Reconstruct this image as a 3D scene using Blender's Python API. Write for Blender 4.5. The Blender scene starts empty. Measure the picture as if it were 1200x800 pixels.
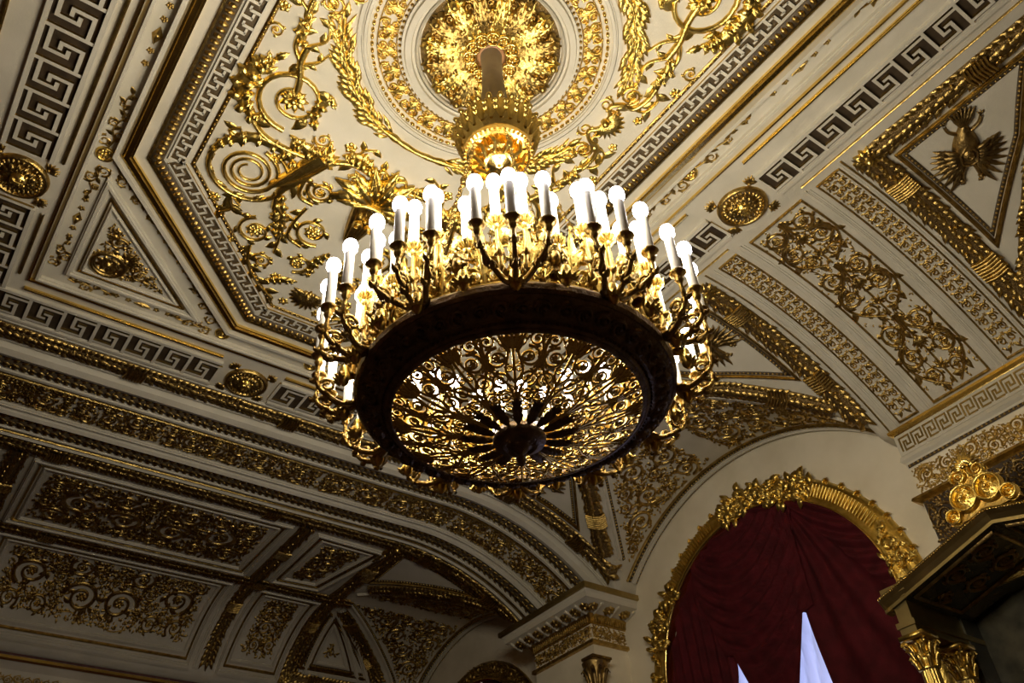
import bpy, math, random
import numpy as np
from math import pi, sin, cos, sqrt, radians

SC = bpy.context.scene
COL = SC.collection
random.seed(7)

# ------------------------------------------------------------------ camera
F_PX = 1010.16
YAW, PITCH, ROLL = 0.66947541, 0.71100392, -0.07410767
fw = np.array([cos(PITCH)*sin(YAW), cos(PITCH)*cos(YAW), sin(PITCH)])
rt0 = np.array([cos(YAW), -sin(YAW), 0.0])
up0 = np.cross(rt0, fw)
rt = cos(ROLL)*rt0 + sin(ROLL)*up0
up = -sin(ROLL)*rt0 + cos(ROLL)*up0
from mathutils import Matrix, Vector
cam = bpy.data.cameras.new('camera')
cam.sensor_width = 36.0
cam.lens = 36.0*F_PX/1200.0
cam.clip_end = 200
camo = bpy.data.objects.new('camera', cam)
camo.matrix_world = Matrix(((rt[0], up[0], -fw[0], 0), (rt[1], up[1], -fw[1], 0), (rt[2], up[2], -fw[2], 0), (0, 0, 0, 1)))
COL.objects.link(camo)
SC.camera = camo

# ------------------------------------------------------------------ sky outside, exposure
w = bpy.data.worlds.new('daylight'); SC.world = w; w.use_nodes = True
w.node_tree.nodes['Background'].inputs[0].default_value = (0.55, 0.62, 1.0, 1)
w.node_tree.nodes['Background'].inputs[1].default_value = 1.6
SC.view_settings.view_transform = 'Standard'
SC.view_settings.look = 'None'
SC.view_settings.exposure = 0.0
SC.view_settings.gamma = 1.0
LAMP_W = 54.0          # watts of each point of the chandelier
LAMP_COL = (1.0, 0.91, 0.74)
BULB_E = 14.0

# ------------------------------------------------------------------ materials
def nodes(name):
    m = bpy.data.materials.new(name); m.use_nodes = True
    return m, m.node_tree, m.node_tree.nodes['Principled BSDF']
def noisy(name, c1, c2, scale, rough, metal=0.0, bump=0.0, bscale=None, spec=0.5, det=4):
    m, t, b = nodes(name)
    co = t.nodes.new('ShaderNodeTexCoord')
    n = t.nodes.new('ShaderNodeTexNoise'); n.inputs['Scale'].default_value = scale; n.inputs['Detail'].default_value = det
    t.links.new(co.outputs['Object'], n.inputs['Vector'])
    r = t.nodes.new('ShaderNodeValToRGB')
    r.color_ramp.elements[0].position = .35; r.color_ramp.elements[1].position = .65
    r.color_ramp.elements[0].color = (*c1, 1); r.color_ramp.elements[1].color = (*c2, 1)
    t.links.new(n.outputs['Fac'], r.inputs['Fac']); t.links.new(r.outputs['Color'], b.inputs['Base Color'])
    b.inputs['Roughness'].default_value = rough; b.inputs['Metallic'].default_value = metal
    b.inputs['Specular IOR Level'].default_value = spec
    if bump:
        n2 = t.nodes.new('ShaderNodeTexNoise'); n2.inputs['Scale'].default_value = bscale or scale*4; n2.inputs['Detail'].default_value = 3
        t.links.new(co.outputs['Object'], n2.inputs['Vector'])
        bp = t.nodes.new('ShaderNodeBump'); bp.inputs['Strength'].default_value = bump; bp.inputs['Distance'].default_value = .03
        t.links.new(n2.outputs['Fac'], bp.inputs['Height']); t.links.new(bp.outputs['Normal'], b.inputs['Normal'])
    return m
CREAM = noisy('cream_plaster', (.53, .485, .37), (.60, .55, .43), 1.3, .6, bump=.08, bscale=30, spec=.3)
WALLM = noisy('marbled_wall', (.70, .62, .44), (.80, .72, .54), .9, .5, bump=.05, bscale=12, spec=.35, det=8)
GOLD = noisy('gilding', (.62, .42, .09), (.82, .60, .17), 6, .30, 1.0, bump=.35, bscale=22)
OLDG = noisy('aged_gilding', (.34, .22, .06), (.58, .40, .12), 8, .34, 1.0, bump=.4, bscale=26)
BRIGHTG = noisy('polished_gilding', (.80, .56, .15), (.90, .66, .22), 4, .2, 1.0, bump=.1, bscale=15)
BROWN = noisy('umber_ground', (.062, .042, .02), (.095, .066, .032), 5, .6, bump=.1, spec=.3)
DARKG = noisy('brown_gold_ground', (.16, .10, .035), (.26, .17, .06), 18, .45, .85, bump=.8, bscale=40)  # brownish gold base under leaf bands and the rose
BRONZE = noisy('dark_bronze', (.13, .085, .045), (.24, .16, .09), 8, .38, .55, bump=.5, bscale=30)
CANDLE = noisy('candle_sleeve', (.82, .78, .66), (.86, .83, .72), 3, .45)
VELVET = noisy('crimson_velvet', (.050, .0035, .005), (.085, .006, .009), 3, .85, bump=.15, bscale=50, spec=.2)
SATIN = noisy('satin_gold', (.32, .24, .09), (.44, .33, .13), 2, .35, 1.0, bump=.1, bscale=10)
SOFFIT = noisy('dark_green_marble', (.035, .032, .02), (.08, .07, .04), 3, .25, .2, det=8)
DIMWALL = noisy('bounce_dimming_wall', (.07, .02, .015), (.12, .04, .03), 3, .7)  # dark wall colour chosen to soak up bounced light
RELIEFG = noisy('browned_gold', (.20, .125, .04), (.36, .24, .08), 7, .4, .95, bump=.4, bscale=24)
ORANGE = noisy('ruddy_collar', (.42, .20, .08), (.52, .27, .11), 4, .5)
DEEP = noisy('deep_umber', (.032, .020, .010), (.055, .036, .018), 5, .6, spec=.3)
RODM = noisy('rod_plaster', (.34, .27, .18), (.42, .34, .23), 3, .6)
FLOORM = noisy('parquet', (.09, .05, .028), (.14, .085, .05), 2, .4)
BULB, t_, b_ = nodes('bulb_glow')
b_.inputs['Base Color'].default_value = (1, 1, 1, 1); b_.inputs['Emission Color'].default_value = (1, .93, .95, 1); b_.inputs['Emission Strength'].default_value = BULB_E
SHEER, t_, b_ = nodes('sheer_voile')
_tr = t_.nodes.new('ShaderNodeBsdfTranslucent'); _tr.inputs[0].default_value = (.85, .85, .95, 1)
_df = t_.nodes.new('ShaderNodeBsdfDiffuse'); _df.inputs[0].default_value = (.85, .85, .95, 1)
_mx = t_.nodes.new('ShaderNodeMixShader'); _mx.inputs[0].default_value = .35
t_.links.new(_tr.outputs[0], _mx.inputs[1]); t_.links.new(_df.outputs[0], _mx.inputs[2])
t_.links.new(_mx.outputs[0], t_.nodes['Material Output'].inputs[0])

# ------------------------------------------------------------------ room figures
CX, CY, H = 4.42, 5.58, 12.0
XR, XL = 10.8, -1.75            # where the flat ceiling turns into the coves
RC = 7.0
WX, WXL = 16.3, -7.25           # side walls
LR = 5.84                       # lunette vault radius
LUNS = [(11.7, 4.2), (-0.54, 4.2), (23.7, 3.75)]
YF0, RF, YF = 24.4, 3.64, 27.7  # far cove, far wall
ARCH_A, ARCH_B = 15.9, 19.8

def lun(y):
    z = np.full_like(y, -9.0)
    for c, hw in LUNS:
        d = np.abs(y-c)
        z = np.maximum(z, np.where(d <= hw, H-LR+np.sqrt(np.maximum(LR*LR-d*d, 0)), -9))
    return z
def cove(x):
    s = np.clip(np.maximum(x-XR, XL-x), 0, 4.95)
    return H-RC+np.sqrt(RC*RC-s*s)
def fcove(y):
    s = np.clip(y-YF0, 0, 3.2)
    return H-RF+np.sqrt(RF*RF-s*s)
def Hf(x, y):
    x = np.asarray(x, float); y = np.asarray(y, float)
    return np.minimum(np.minimum(H, np.maximum(cove(x), lun(y))), fcove(y))
def mp_ceil(u, v, h):
    e = .02
    z = Hf(u, v); zx = (Hf(u+e, v)-Hf(u-e, v))/(2*e); zy = (Hf(u, v+e)-Hf(u, v-e))/(2*e)
    zx = np.clip(zx, -1.5, 1.5); zy = np.clip(zy, -1.5, 1.5)
    L = np.sqrt(zx*zx+zy*zy+1)
    return np.stack([u+h*zx/L, v+h*zy/L, z-h/L], 1)
def mp_flat(u, v, h): return np.stack([u, v, -h], 1)
def mp_plane(o, U, V, N):
    o, U, V, N = [np.array(a, float) for a in (o, U, V, N)]
    return lambda u, v, h: o+u[:, None]*U+v[:, None]*V+h[:, None]*N
mp_wallr = mp_plane((WX, 0, 0), (0, 1, 0), (0, 0, 1), (-1, 0, 0))

# ------------------------------------------------------------------ mesh gatherer in (u, v, height) space
P_HALF = [(1, 0), (.7, .72), (0, 1), (-.7, .72), (-1, 0)]
P_LEAF = [(1, 0), (.55, .9), (0, .42), (-.55, .9), (-1, 0)]
P_BOX = [(1, 0), (1, 1), (-1, 1), (-1, 0)]
P_TRI = [(1, 0), (0, 1), (-1, 0)]
P_FULL = [(cos(a), sin(a)) for a in np.linspace(0, 2*pi, 7)]
P_STEP = [(1, 0), (1, .6), (.6, .6), (.45, 1), (-.45, 1), (-.6, .6), (-1, .6), (-1, 0)]
def catmull(p, n=6):
    p = np.asarray(p, float); q = np.vstack([2*p[0]-p[1], p, 2*p[-1]-p[-2]]); out = []
    for i in range(1, len(q)-2):
        for k in range(n):
            t = k/n; a, b, c, d = q[i-1], q[i], q[i+1], q[i+2]
            out.append(.5*((2*b)+(-a+c)*t+(2*a-5*b+4*c-d)*t*t+(-a+3*b-3*c+d)*t**3))
    out.append(p[-1]); return np.array(out)
def dense(p, step=.2):
    p = np.asarray(p, float); out = [p[0]]
    for a, b in zip(p[:-1], p[1:]):
        n = max(1, int(math.ceil(np.hypot(*(b-a))/step)))
        for k in range(1, n+1): out.append(a+(b-a)*k/n)
    return np.array(out)
class G:
    def __init__(s): s.V = []; s.Q = []; s.T = []; s.QM = []; s.TM = []; s.n = 0
    def add(s, V, Q=None, T=None, m=0, tm=None):
        V = np.asarray(V, float); s.V.append(V)
        if Q is not None and len(Q):
            s.Q.append(np.asarray(Q)+s.n); s.QM.append(np.full(len(Q), m) if np.isscalar(m) else np.asarray(m))
        if T is not None and len(T):
            s.T.append(np.asarray(T)+s.n); s.TM.append(np.full(len(T), (m if np.isscalar(m) else 0) if tm is None else tm))
        s.n += len(V)
    def strip(s, path, r, h, prof=P_HALF, closed=False, m=0, h0=0.0):
        p = np.asarray(path, float); n = len(p)
        if n < 2: return
        if closed: d = np.roll(p, -1, 0)-p; dp = np.roll(d, 1, 0)
        else:
            d = np.diff(p, axis=0); dp = np.vstack([d[:1], d]); d = np.vstack([d, d[-1:]])
        def nrm(a):
            L = np.hypot(a[:, 0], a[:, 1]); L[L == 0] = 1
            return np.stack([-a[:, 1]/L, a[:, 0]/L], 1)
        n1, n2 = nrm(dp), nrm(d); k = 1+(n1*n2).sum(1); k = np.maximum(k, .35)
        N = (n1+n2)/k[:, None]
        r = np.broadcast_to(np.asarray(r, float), (n,)); h = np.broadcast_to(np.asarray(h, float), (n,)); h0 = np.broadcast_to(np.asarray(h0, float), (n,))
        pr = np.asarray(prof); c = len(pr)
        XY = p[:, None, :]+N[:, None, :]*(r[:, None]*pr[None, :, 0])[..., None]
        Z = h[:, None]*pr[None, :, 1]+h0[:, None]
        V = np.concatenate([XY, Z[..., None]], 2).reshape(-1, 3)
        ii = np.arange(n if closed else n-1); jj = np.arange(c-1)
        I, J = np.meshgrid(ii, jj, indexing='ij'); I2 = (I+1) % n
        Q = np.stack([I*c+J, I2*c+J, I2*c+J+1, I*c+J+1], -1).reshape(-1, 4)
        mm = m
        if not np.isscalar(m): mm = np.broadcast_to(np.asarray(m), I.shape).reshape(-1)
        s.add(V, Q, None, mm)
        if not closed and prof is P_BOX:
            b = (n-1)*c; s.add(np.vstack([V[:4], V[b:b+4]]), [[0, 1, 2, 3], [7, 6, 5, 4]], None, int(np.ravel(m)[0]))
    def poly(s, pts, h=.01, m=0, res=None):
        """flat plate over a convex quad or triangle fan"""
        p = np.asarray(pts, float)
        if len(p) == 3: p = np.vstack([p, p[2]+(p[0]-p[2])*.001])
        k = res or max(1, int(max(np.hypot(*(p[1]-p[0])), np.hypot(*(p[2]-p[1])), np.hypot(*(p[3]-p[2])))/.3))
        a = np.linspace(0, 1, k+1); A, B = np.meshgrid(a, a, indexing='ij')
        P = (p[0]*(1-A)[..., None]*(1-B)[..., None]+p[1]*A[..., None]*(1-B)[..., None]+p[2]*A[..., None]*B[..., None]+p[3]*(1-A)[..., None]*B[..., None])
        V = np.concatenate([P, np.full(P.shape[:2]+(1,), h)], 2).reshape(-1, 3)
        I, J = np.meshgrid(np.arange(k), np.arange(k), indexing='ij'); c = k+1
        s.add(V, np.stack([I*c+J, (I+1)*c+J, (I+1)*c+J+1, I*c+J+1], -1).reshape(-1, 4), None, m)
    def dome(s, x, y, r, h, k=6, h0=0., m=0, sy=1.0, rot=0.):
        a = np.arange(k)*2*pi/k
        ca, sa = np.cos(a), np.sin(a)*sy
        cr, sr = cos(rot), sin(rot); X = ca*cr-sa*sr; Y = ca*sr+sa*cr
        V = np.vstack([np.stack([x+r*X, y+r*Y, np.full(k, h0)], 1), np.stack([x+.72*r*X, y+.72*r*Y, np.full(k, h0+.7*h)], 1), [[x, y, h0+h]]])
        i = np.arange(k); j = (i+1) % k
        s.add(V, np.stack([i, j, j+k, i+k], 1), np.stack([i+k, j+k, np.full(k, 2*k)], 1), m)
    def leaf(s, x, y, ang, L, W, h, bend=0., lobes=3, m=0, n=None, h0=0.):
        n = n or (8 if L > .25 else 5)
        t = np.linspace(0, 1, n+1)
        th = ang+bend*t; dx = np.cos(th)*L/n; dy = np.sin(th)*L/n
        P = np.stack([x+np.concatenate([[0], np.cumsum(dx[:-1])]), y+np.concatenate([[0], np.cumsum(dy[:-1])])], 1)
        r = W*np.sin(pi*np.clip(t, .04, .985)**.75)
        if lobes and n >= 8: r = r*(.84+.16*np.where(np.arange(n+1) % 2 == 0, 1, -1))
        s.strip(P, r, h*(.35+.65*np.sin(pi*t)), P_LEAF if n > 4 else P_TRI, m=m, h0=h0)
    def rosette(s, x, y, r, h, k=8, m=0, h0=0.):
        for i in range(k):
            a = i*2*pi/k
            s.leaf(x+.2*r*cos(a), y+.2*r*sin(a), a, .8*r, .3*r*8/k, h*.7, n=4, lobes=0, m=m, h0=h0)
        s.dome(x, y, .33*r, h, 6, m=m, h0=h0)
    def spiral(s, x, y, r, a0, d=1, turns=1.75, w=.11, h=None, leaves=5, m=0, eye=True, prof=P_HALF, h0=0.):
        h = h or w*r*1.6
        n = int((20 if r > .3 else 12)*turns)+2; t = np.linspace(0, 1, n)
        R = r*(1-.74*t**.85); A = a0+d*2*pi*turns*t
        P = np.stack([x+R*np.cos(A), y+R*np.sin(A)], 1)
        s.strip(P, r*w*(1.1-.6*t), h*(1-.3*t), prof, m=m, h0=h0)
        if eye: s.rosette(x, y, r*.30, h*1.2, 6, m=m, h0=h0)
        for i in range(leaves):
            tt = (i+.4)/leaves*.62; k = tt*(n-1); k = int(k)
            tang = A[k]+d*pi/2
            s.leaf(P[k, 0], P[k, 1], tang-d*.75, r*.55, r*.16, h*.9, bend=d*1.0, n=5, m=m, h0=h0)
    def shell(s, x, y, ang, r, h, k=9, spread=2.4, m=0):
        for i in range(k):
            a = ang+spread*(i/(k-1)-.5)
            L = r*(1-.18*abs(i/(k-1)-.5)*2)
            s.leaf(x, y, a, L, r*.13, h, n=6, lobes=0, m=m)
        s.dome(x, y, r*.22, h*1.2, 7, m=m)
    def acanthus(s, pts, w, h=None, m=0, n=7):
        """broad ribbed leaf with curling side lobes along a path"""
        P = catmull(pts, 6); N = len(P); t = np.linspace(0, 1, N); h = h or w*.8
        s.strip(P, w*np.sin(pi*(.12+.86*t))*(.8+.2*(np.arange(N) % 2)), h*(.5+.5*np.sin(pi*t)), P_LEAF, m=m)
        for i in range(n):
            k = int((i+.6)/(n+.4)*(N-1)); tg = P[min(k+1, N-1)]-P[max(k-1, 0)]; a = math.atan2(tg[1], tg[0]); q = sin(pi*(.15+.8*(i+.5)/n))
            for sd in (1, -1):
                s.leaf(P[k, 0], P[k, 1], a+sd*.8, w*1.65*q, w*.40, h*1.1, bend=sd*.9, n=5, m=m, h0=h*.25)
                s.dome(P[k, 0]-sin(a)*sd*w*.8*q, P[k, 1]+cos(a)*sd*w*.8*q, w*.16, h*.6, 5, h0=h*.2, m=m)
    def stem(s, pts, r0, r1, h=None, m=0, leaves=0, prof=P_HALF, lw=1.0):
        P = catmull(pts, 6); n = len(P); t = np.linspace(0, 1, n)
        s.strip(P, r0+(r1-r0)*t, h or (r0+r1)*.8, prof, m=m)
        for i in range(leaves):
            k = int((i+.5)/leaves*(n-1)); tg = P[min(k+1, n-1)]-P[max(k-1, 0)]; a = math.atan2(tg[1], tg[0])
            sd = 1 if i % 2 else -1
            s.leaf(P[k, 0], P[k, 1], a+sd*.55, (r0+r1)*3.2*lw, (r0+r1)*.95*lw, (r0+r1)*.7, bend=sd*.6, n=5, m=m)
    def lathe(s, prof, k=24, m=0, cx=0, cy=0):
        a = np.arange(k)*2*pi/k; pr = np.asarray(prof, float); n = len(pr)
        V = np.stack([cx+pr[:, None, 0]*np.cos(a), cy+pr[:, None, 0]*np.sin(a), np.broadcast_to(pr[:, None, 1], (n, k))], -1).reshape(-1, 3)
        I, J = np.meshgrid(np.arange(n-1), np.arange(k), indexing='ij'); J2 = (J+1) % k
        s.add(V, np.stack([I*k+J, I*k+J2, (I+1)*k+J2, (I+1)*k+J], -1).reshape(-1, 4), None, m)
    def box(s, a, b, m=0):
        x0, y0, z0 = a; x1, y1, z1 = b
        V = [(x, y, z) for x in (x0, x1) for y in (y0, y1) for z in (z0, z1)]
        s.add(V, [[0, 1, 3, 2], [4, 6, 7, 5], [0, 4, 5, 1], [2, 3, 7, 6], [0, 2, 6, 4], [1, 5, 7, 3]], None, m)
    def tube(s, pts, r, k=6, m=0):
        """tube along 3-D points (raw coordinates)"""
        p = np.asarray(pts, float); n = len(p); T = np.gradient(p, axis=0); T /= np.linalg.norm(T, axis=1)[:, None]+1e-9
        ref = np.array([0, 0, 1.]) if abs(T[:, 2]).mean() < .8 else np.array([1., 0, 0])
        A = np.cross(T, ref); A /= np.linalg.norm(A, axis=1)[:, None]+1e-9; B = np.cross(T, A)
        r = np.broadcast_to(np.asarray(r, float), (n,)); a = np.arange(k)*2*pi/k
        V = (p[:, None]+r[:, None, None]*(np.cos(a)[None, :, None]*A[:, None]+np.sin(a)[None, :, None]*B[:, None])).reshape(-1, 3)
        I, J = np.meshgrid(np.arange(n-1), np.arange(k), indexing='ij'); J2 = (J+1) % k
        s.add(V, np.stack([I*k+J, I*k+J2, (I+1)*k+J2, (I+1)*k+J], -1).reshape(-1, 4), None, m)
    def mesh(s, name, mats, mp=None, smooth=True):
        V = np.vstack(s.V)
        if mp is not None: V = mp(V[:, 0], V[:, 1], V[:, 2])
        Q = np.vstack(s.Q) if s.Q else np.zeros((0, 4), int); T = np.vstack(s.T) if s.T else np.zeros((0, 3), int)
        me = bpy.data.meshes.new(name)
        me.vertices.add(len(V)); me.vertices.foreach_set('co', V.astype(np.float32).ravel())
        me.loops.add(Q.size+T.size); me.loops.foreach_set('vertex_index', np.concatenate([Q.ravel(), T.ravel()]).astype(np.int32))
        nf = len(Q)+len(T); me.polygons.add(nf)
        st = np.concatenate([np.arange(len(Q))*4, Q.size+np.arange(len(T))*3]).astype(np.int32)
        me.polygons.foreach_set('loop_start', st)
        mi = np.concatenate([*(s.QM or [np.zeros(0)]), *(s.TM or [np.zeros(0)])]).astype(np.int32)
        me.polygons.foreach_set('material_index', mi)
        me.polygons.foreach_set('use_smooth', np.full(nf, smooth))
        for m in (mats if isinstance(mats, (list, tuple)) else [mats]): me.materials.append(m)
        me.update(calc_edges=True); me.validate()
        return me
def link(name, me, parent=None, loc=None, rz=0):
    o = bpy.data.objects.new(name, me); COL.objects.link(o)
    if parent is not None: o.parent = parent
    if loc is not None: o.location = loc
    if rz: o.rotation_euler = (0, 0, rz)
    return o
def part(g, name, mats, parent, mp=None, smooth=True, stuff=False, label=None, loc=None, rz=0):
    o = link(name, g.mesh(name, mats, mp, smooth), parent, loc, rz)
    if stuff: o['kind'] = 'stuff'
    if label: o['label'] = label
    return o
def rel(mp, org):
    """world map expressed relative to a thing's origin"""
    org = np.array(org, float)
    return lambda u, v, h: mp(u, v, h)-org
def thing(name, label, cat, loc=(0, 0, 0), group=None, rz=0):
    o = bpy.data.objects.new(name, None); COL.objects.link(o); o.location = loc; o.rotation_euler = (0, 0, rz); o.empty_display_size = .2
    o['label'] = label; o['category'] = cat
    if group: o['group'] = group
    return o
def struct(o, label, cat='structure'):
    o['kind'] = 'structure'; o['label'] = label; o['category'] = cat; return o

# ------------------------------------------------------------------ the shell of the hall
def grid_heights(x0, x1, y0, y1, st):
    xs = np.linspace(x0, x1, int((x1-x0)/st)+2); ys = np.linspace(y0, y1, int((y1-y0)/st)+2)
    X, Y = np.meshgrid(xs, ys, indexing='ij'); Z = Hf(X, Y)
    V = np.stack([X, Y, Z], -1).reshape(-1, 3); c = len(ys)
    I, J = np.meshgrid(np.arange(len(xs)-1), np.arange(c-1), indexing='ij')
    return V, np.stack([I*c+J, I*c+J+1, (I+1)*c+J+1, (I+1)*c+J], -1).reshape(-1, 4)
g = G(); V, Q = grid_heights(WXL-.02, WX+.02, -9.02, YF+.02, .12); g.add(V, Q)
CEIL = struct(part(g, 'ceiling', CREAM, None), 'cream plaster vaulted ceiling covered in gilded relief, flat centre with coved sides', 'ceiling')

FLOORZ = -1.6
def column_wall(fixed, y0, y1, hole=None, st=.15, flip=False):
    """wall plane x = fixed, from floor up to the vault, with an arched hole (yc, zc, r, sill)"""
    g = G(); ys = np.linspace(y0, y1, int((y1-y0)/st)+1)
    def rect(ya, yb, za, zb, za2=None, zb2=None):
        g.add([(fixed, ya, za), (fixed, yb, za if za2 is None else za2), (fixed, yb, zb if zb2 is None else zb2), (fixed, ya, zb)], [[0, 1, 2, 3]])
    def top(y): return 12.3
    for a, b in zip(ys[:-1], ys[1:]):
        m_ = (a+b)/2
        hh = [q for q in (hole or []) if abs(m_-q[0]) < q[2]]
        if hh:
            yc, zc, r, sill = hh[0]
            f = lambda y: zc+sqrt(max(0, r*r-(y-yc)**2))
            rect(a, b, FLOORZ, sill); rect(a, b, f(a), 12.3, f(b), 12.3)
        else: rect(a, b, FLOORZ, 12.3)
    return g
WIN = [(11.8, 7.0, 3.33, -1.0), (23.7, 7.0, 3.0, -1.0)]
g = column_wall(WX, -9, YF, WIN)
# the reveals of both windows
for yc, zc, r, sill in WIN:
    a = np.linspace(0, pi, 40)
    P = np.concatenate([[(yc+r, sill)], np.stack([yc+r*np.cos(a), zc+r*np.sin(a)], 1), [(yc-r, sill)], [(yc+r, sill)]])
    n = len(P); V = np.vstack([np.column_stack([np.full(n, WX), P]), np.column_stack([np.full(n, WX+.9), P])])
    i = np.arange(n-1); g.add(V, np.stack([i, i+1, i+1+n, i+n], 1))
WR = struct(part(g, 'wall_right', WALLM, None, smooth=False), 'pale marbled plaster wall with tall arched windows under the lunettes', 'wall')
g = column_wall(WXL, -9, YF); struct(part(g, 'wall_left', DIMWALL, None, smooth=False), 'plain wall on the side of the hall out of view, coloured dark to cut bounced light', 'wall')
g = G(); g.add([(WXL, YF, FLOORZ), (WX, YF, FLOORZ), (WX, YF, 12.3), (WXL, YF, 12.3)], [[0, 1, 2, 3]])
WF = struct(part(g, 'wall_far', DIMWALL, None, smooth=False), 'far end wall below the dark coffered cove, coloured dark to dim the far bay', 'wall')  # dimness of the far bay put into this wall's colour
g = G(); g.add([(WXL, -9, FLOORZ), (WX, -9, FLOORZ), (WX, -9, 12.3), (WXL, -9, 12.3)], [[0, 1, 2, 3]])
struct(part(g, 'wall_near', DIMWALL, None, smooth=False), 'plain end wall behind the viewer, coloured dark to cut bounced light', 'wall')
g = G(); g.add([(WXL, -9, FLOORZ), (WX, -9, FLOORZ), (WX, YF, FLOORZ), (WXL, YF, FLOORZ)], [[0, 1, 2, 3]])
struct(part(g, 'floor', FLOORM, None, smooth=False), 'wooden floor of the hall below the frame', 'floor')

# ------------------------------------------------------------------ ornament kits
def cpart(g, name, mats, stuff=False, mp=mp_ceil, parent=None, label=None, smooth=True):
    return part(g, name, mats, parent or CEIL, mp, smooth, stuff, label)
def band(path, wd, ht, mat, name='moulding', closed=False, prof=P_STEP, mp=mp_ceil, step=.2, h0=0., parent=None, label=None):
    p = np.asarray(path, float)
    if closed: p = dense(np.vstack([p, p[:1]]), step)[:-1]
    else: p = dense(p, step)
    g = G(); g.strip(p, wd/2, ht, prof, closed=closed, h0=h0); return cpart(g, name, mat, mp=mp, parent=parent, smooth=False, label=label)
def beads(path, r, sp, h, mat, name='bead_moulding', base=None, basew=None, closed=False, mp=mp_ceil, long=1.0, parent=None):
    p = np.asarray(path, float)
    if closed: p = np.vstack([p, p[:1]])
    g = G()
    if base is not None: g.strip(dense(p, .25), (basew or r*2.4)/2, h*.35, P_BOX, m=1)
    for a, b in zip(p[:-1], p[1:]):
        L = np.hypot(*(b-a)); n = max(1, int(round(L/sp))); an = math.atan2(b[1]-a[1], b[0]-a[0])
        for k in range(n):
            q = a+(b-a)*(k+.5)/n; g.dome(q[0], q[1], r, h, 6, sy=1/long, rot=an)
    return cpart(g, name, [mat, base or mat], True, mp, parent)
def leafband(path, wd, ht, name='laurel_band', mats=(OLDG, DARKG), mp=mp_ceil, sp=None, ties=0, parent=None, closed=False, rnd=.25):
    """round torus thickly set with overlapping leaves, fruits and ribbon ties"""
    p = np.asarray(path, float)
    if closed: p = np.vstack([p, p[:1]])
    p = dense(p, .1); L = np.concatenate([[0], np.cumsum(np.hypot(*np.diff(p, axis=0).T))]); tot = L[-1]
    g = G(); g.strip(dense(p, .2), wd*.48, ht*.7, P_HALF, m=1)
    sp = sp or wd*.30; n = int(tot/sp)
    for k in range(n):
        s_ = (k+.5)*sp; x = np.interp(s_, L, p[:, 0]); y = np.interp(s_, L, p[:, 1])
        x2 = np.interp(s_+.05, L, p[:, 0]); y2 = np.interp(s_+.05, L, p[:, 1]); a = math.atan2(y2-y, x2-x)
        nx, ny = -sin(a), cos(a)
        for sd in (-1, 0, 1):
            o = sd*wd*.28; j = random.uniform(-rnd, rnd)
            g.leaf(x+nx*o, y+ny*o, a+sd*.55+j, wd*.5, wd*.13, ht*.45, n=4, h0=ht*(.62 if sd == 0 else .35))
        if k % 2 == 0:
            o = random.uniform(-.3, .3)*wd; g.dome(x+nx*o, y+ny*o, wd*.09, ht*.4, 5, h0=ht*.6)
    ob = cpart(g, name, list(mats), True, mp, parent)
    for k in range(ties):
        s_ = (k+.5)/ties*tot; x = np.interp(s_, L, p[:, 0]); y = np.interp(s_, L, p[:, 1]); x2 = np.interp(s_+.05, L, p[:, 0]); y2 = np.interp(s_+.05, L, p[:, 1]); a = math.atan2(y2-y, x2-x)
        g = G()
        for q in range(-3, 4):
            c, s2 = cos(a), sin(a); bx, by = x+c*q*.06, y+s2*q*.06
            g.strip(catmull([(bx-s2*(-wd*.52), by+c*(-wd*.52)), (bx+c*.03, by+s2*.03), (bx-s2*wd*.52, by+c*wd*.52)], 4), .028, ht*.35, P_HALF, h0=ht*.75)
        cpart(g, 'ribbon_tie', mats[0], mp=mp, parent=parent)
    return ob
def scroll_band(p0, p1, wd, name='scroll_band', mat=OLDG, mp=mp_ceil, h=.05, per=None, double=False, parent=None, split=False, amp=.23, stuff=True):
    """running acanthus scroll between p0 and p1 (straight in the map's plane)"""
    p0 = np.array(p0, float); p1 = np.array(p1, float); L = np.hypot(*(p1-p0)); a = math.atan2(*(p1-p0)[::-1])
    per = per or wd*1.5; n = max(2, int(round(L/per*2))); hp = L/n; ca, sa = cos(a), sin(a)
    def mp2(u, v, hh): return mp(p0[0]+u*ca-v*sa, p0[1]+u*sa+v*ca, hh)
    g = G(); tt = np.linspace(0, L, n*8+1)
    g.strip(np.stack([tt, amp*wd*np.sin(tt*pi/hp)], 1), wd*.035, h)
    for k in range(n):
        sd = 1 if k % 2 == 0 else -1
        gg = G() if split else g
        cx = (k+.5)*hp; r = min(wd*.30, hp*.46)
        gg.spiral(cx, -sd*wd*.12, r, sd*pi/2+.3, sd, 1.6, .13, h, leaves=4)
        gg.leaf(cx+hp*.5, 0, sd*1.1, wd*.34, wd*.08, h, bend=-sd*.7)
        gg.leaf(cx+hp*.5, 0, -sd*1.9, wd*.30, wd*.08, h, bend=sd*.8)
        gg.leaf(cx, sd*wd*.24, sd*.4, wd*.22, wd*.06, h, bend=sd*.6, n=5)
        if split: cpart(gg, 'acanthus_scroll', mat, mp=mp2, parent=parent)
    return cpart(g, name, mat, stuff and not split, mp2, parent)
def pip(x, y, poly):
    c = False; j = len(poly)-1
    for i in range(len(poly)):
        if (poly[i][1] > y) != (poly[j][1] > y) and x < (poly[j][0]-poly[i][0])*(y-poly[i][1])/(poly[j][1]-poly[i][1])+poly[i][0]: c = not c
        j = i
    return c
def edge_d(x, y, poly):
    p = np.asarray(poly, float); q = np.roll(p, -1, 0); d = q-p
    t = np.clip(((np.array([x, y])-p)*d).sum(1)/((d*d).sum(1)+1e-9), 0, 1)
    return np.hypot(*((p+d*t[:, None])-[x, y]).T).min()
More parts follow.
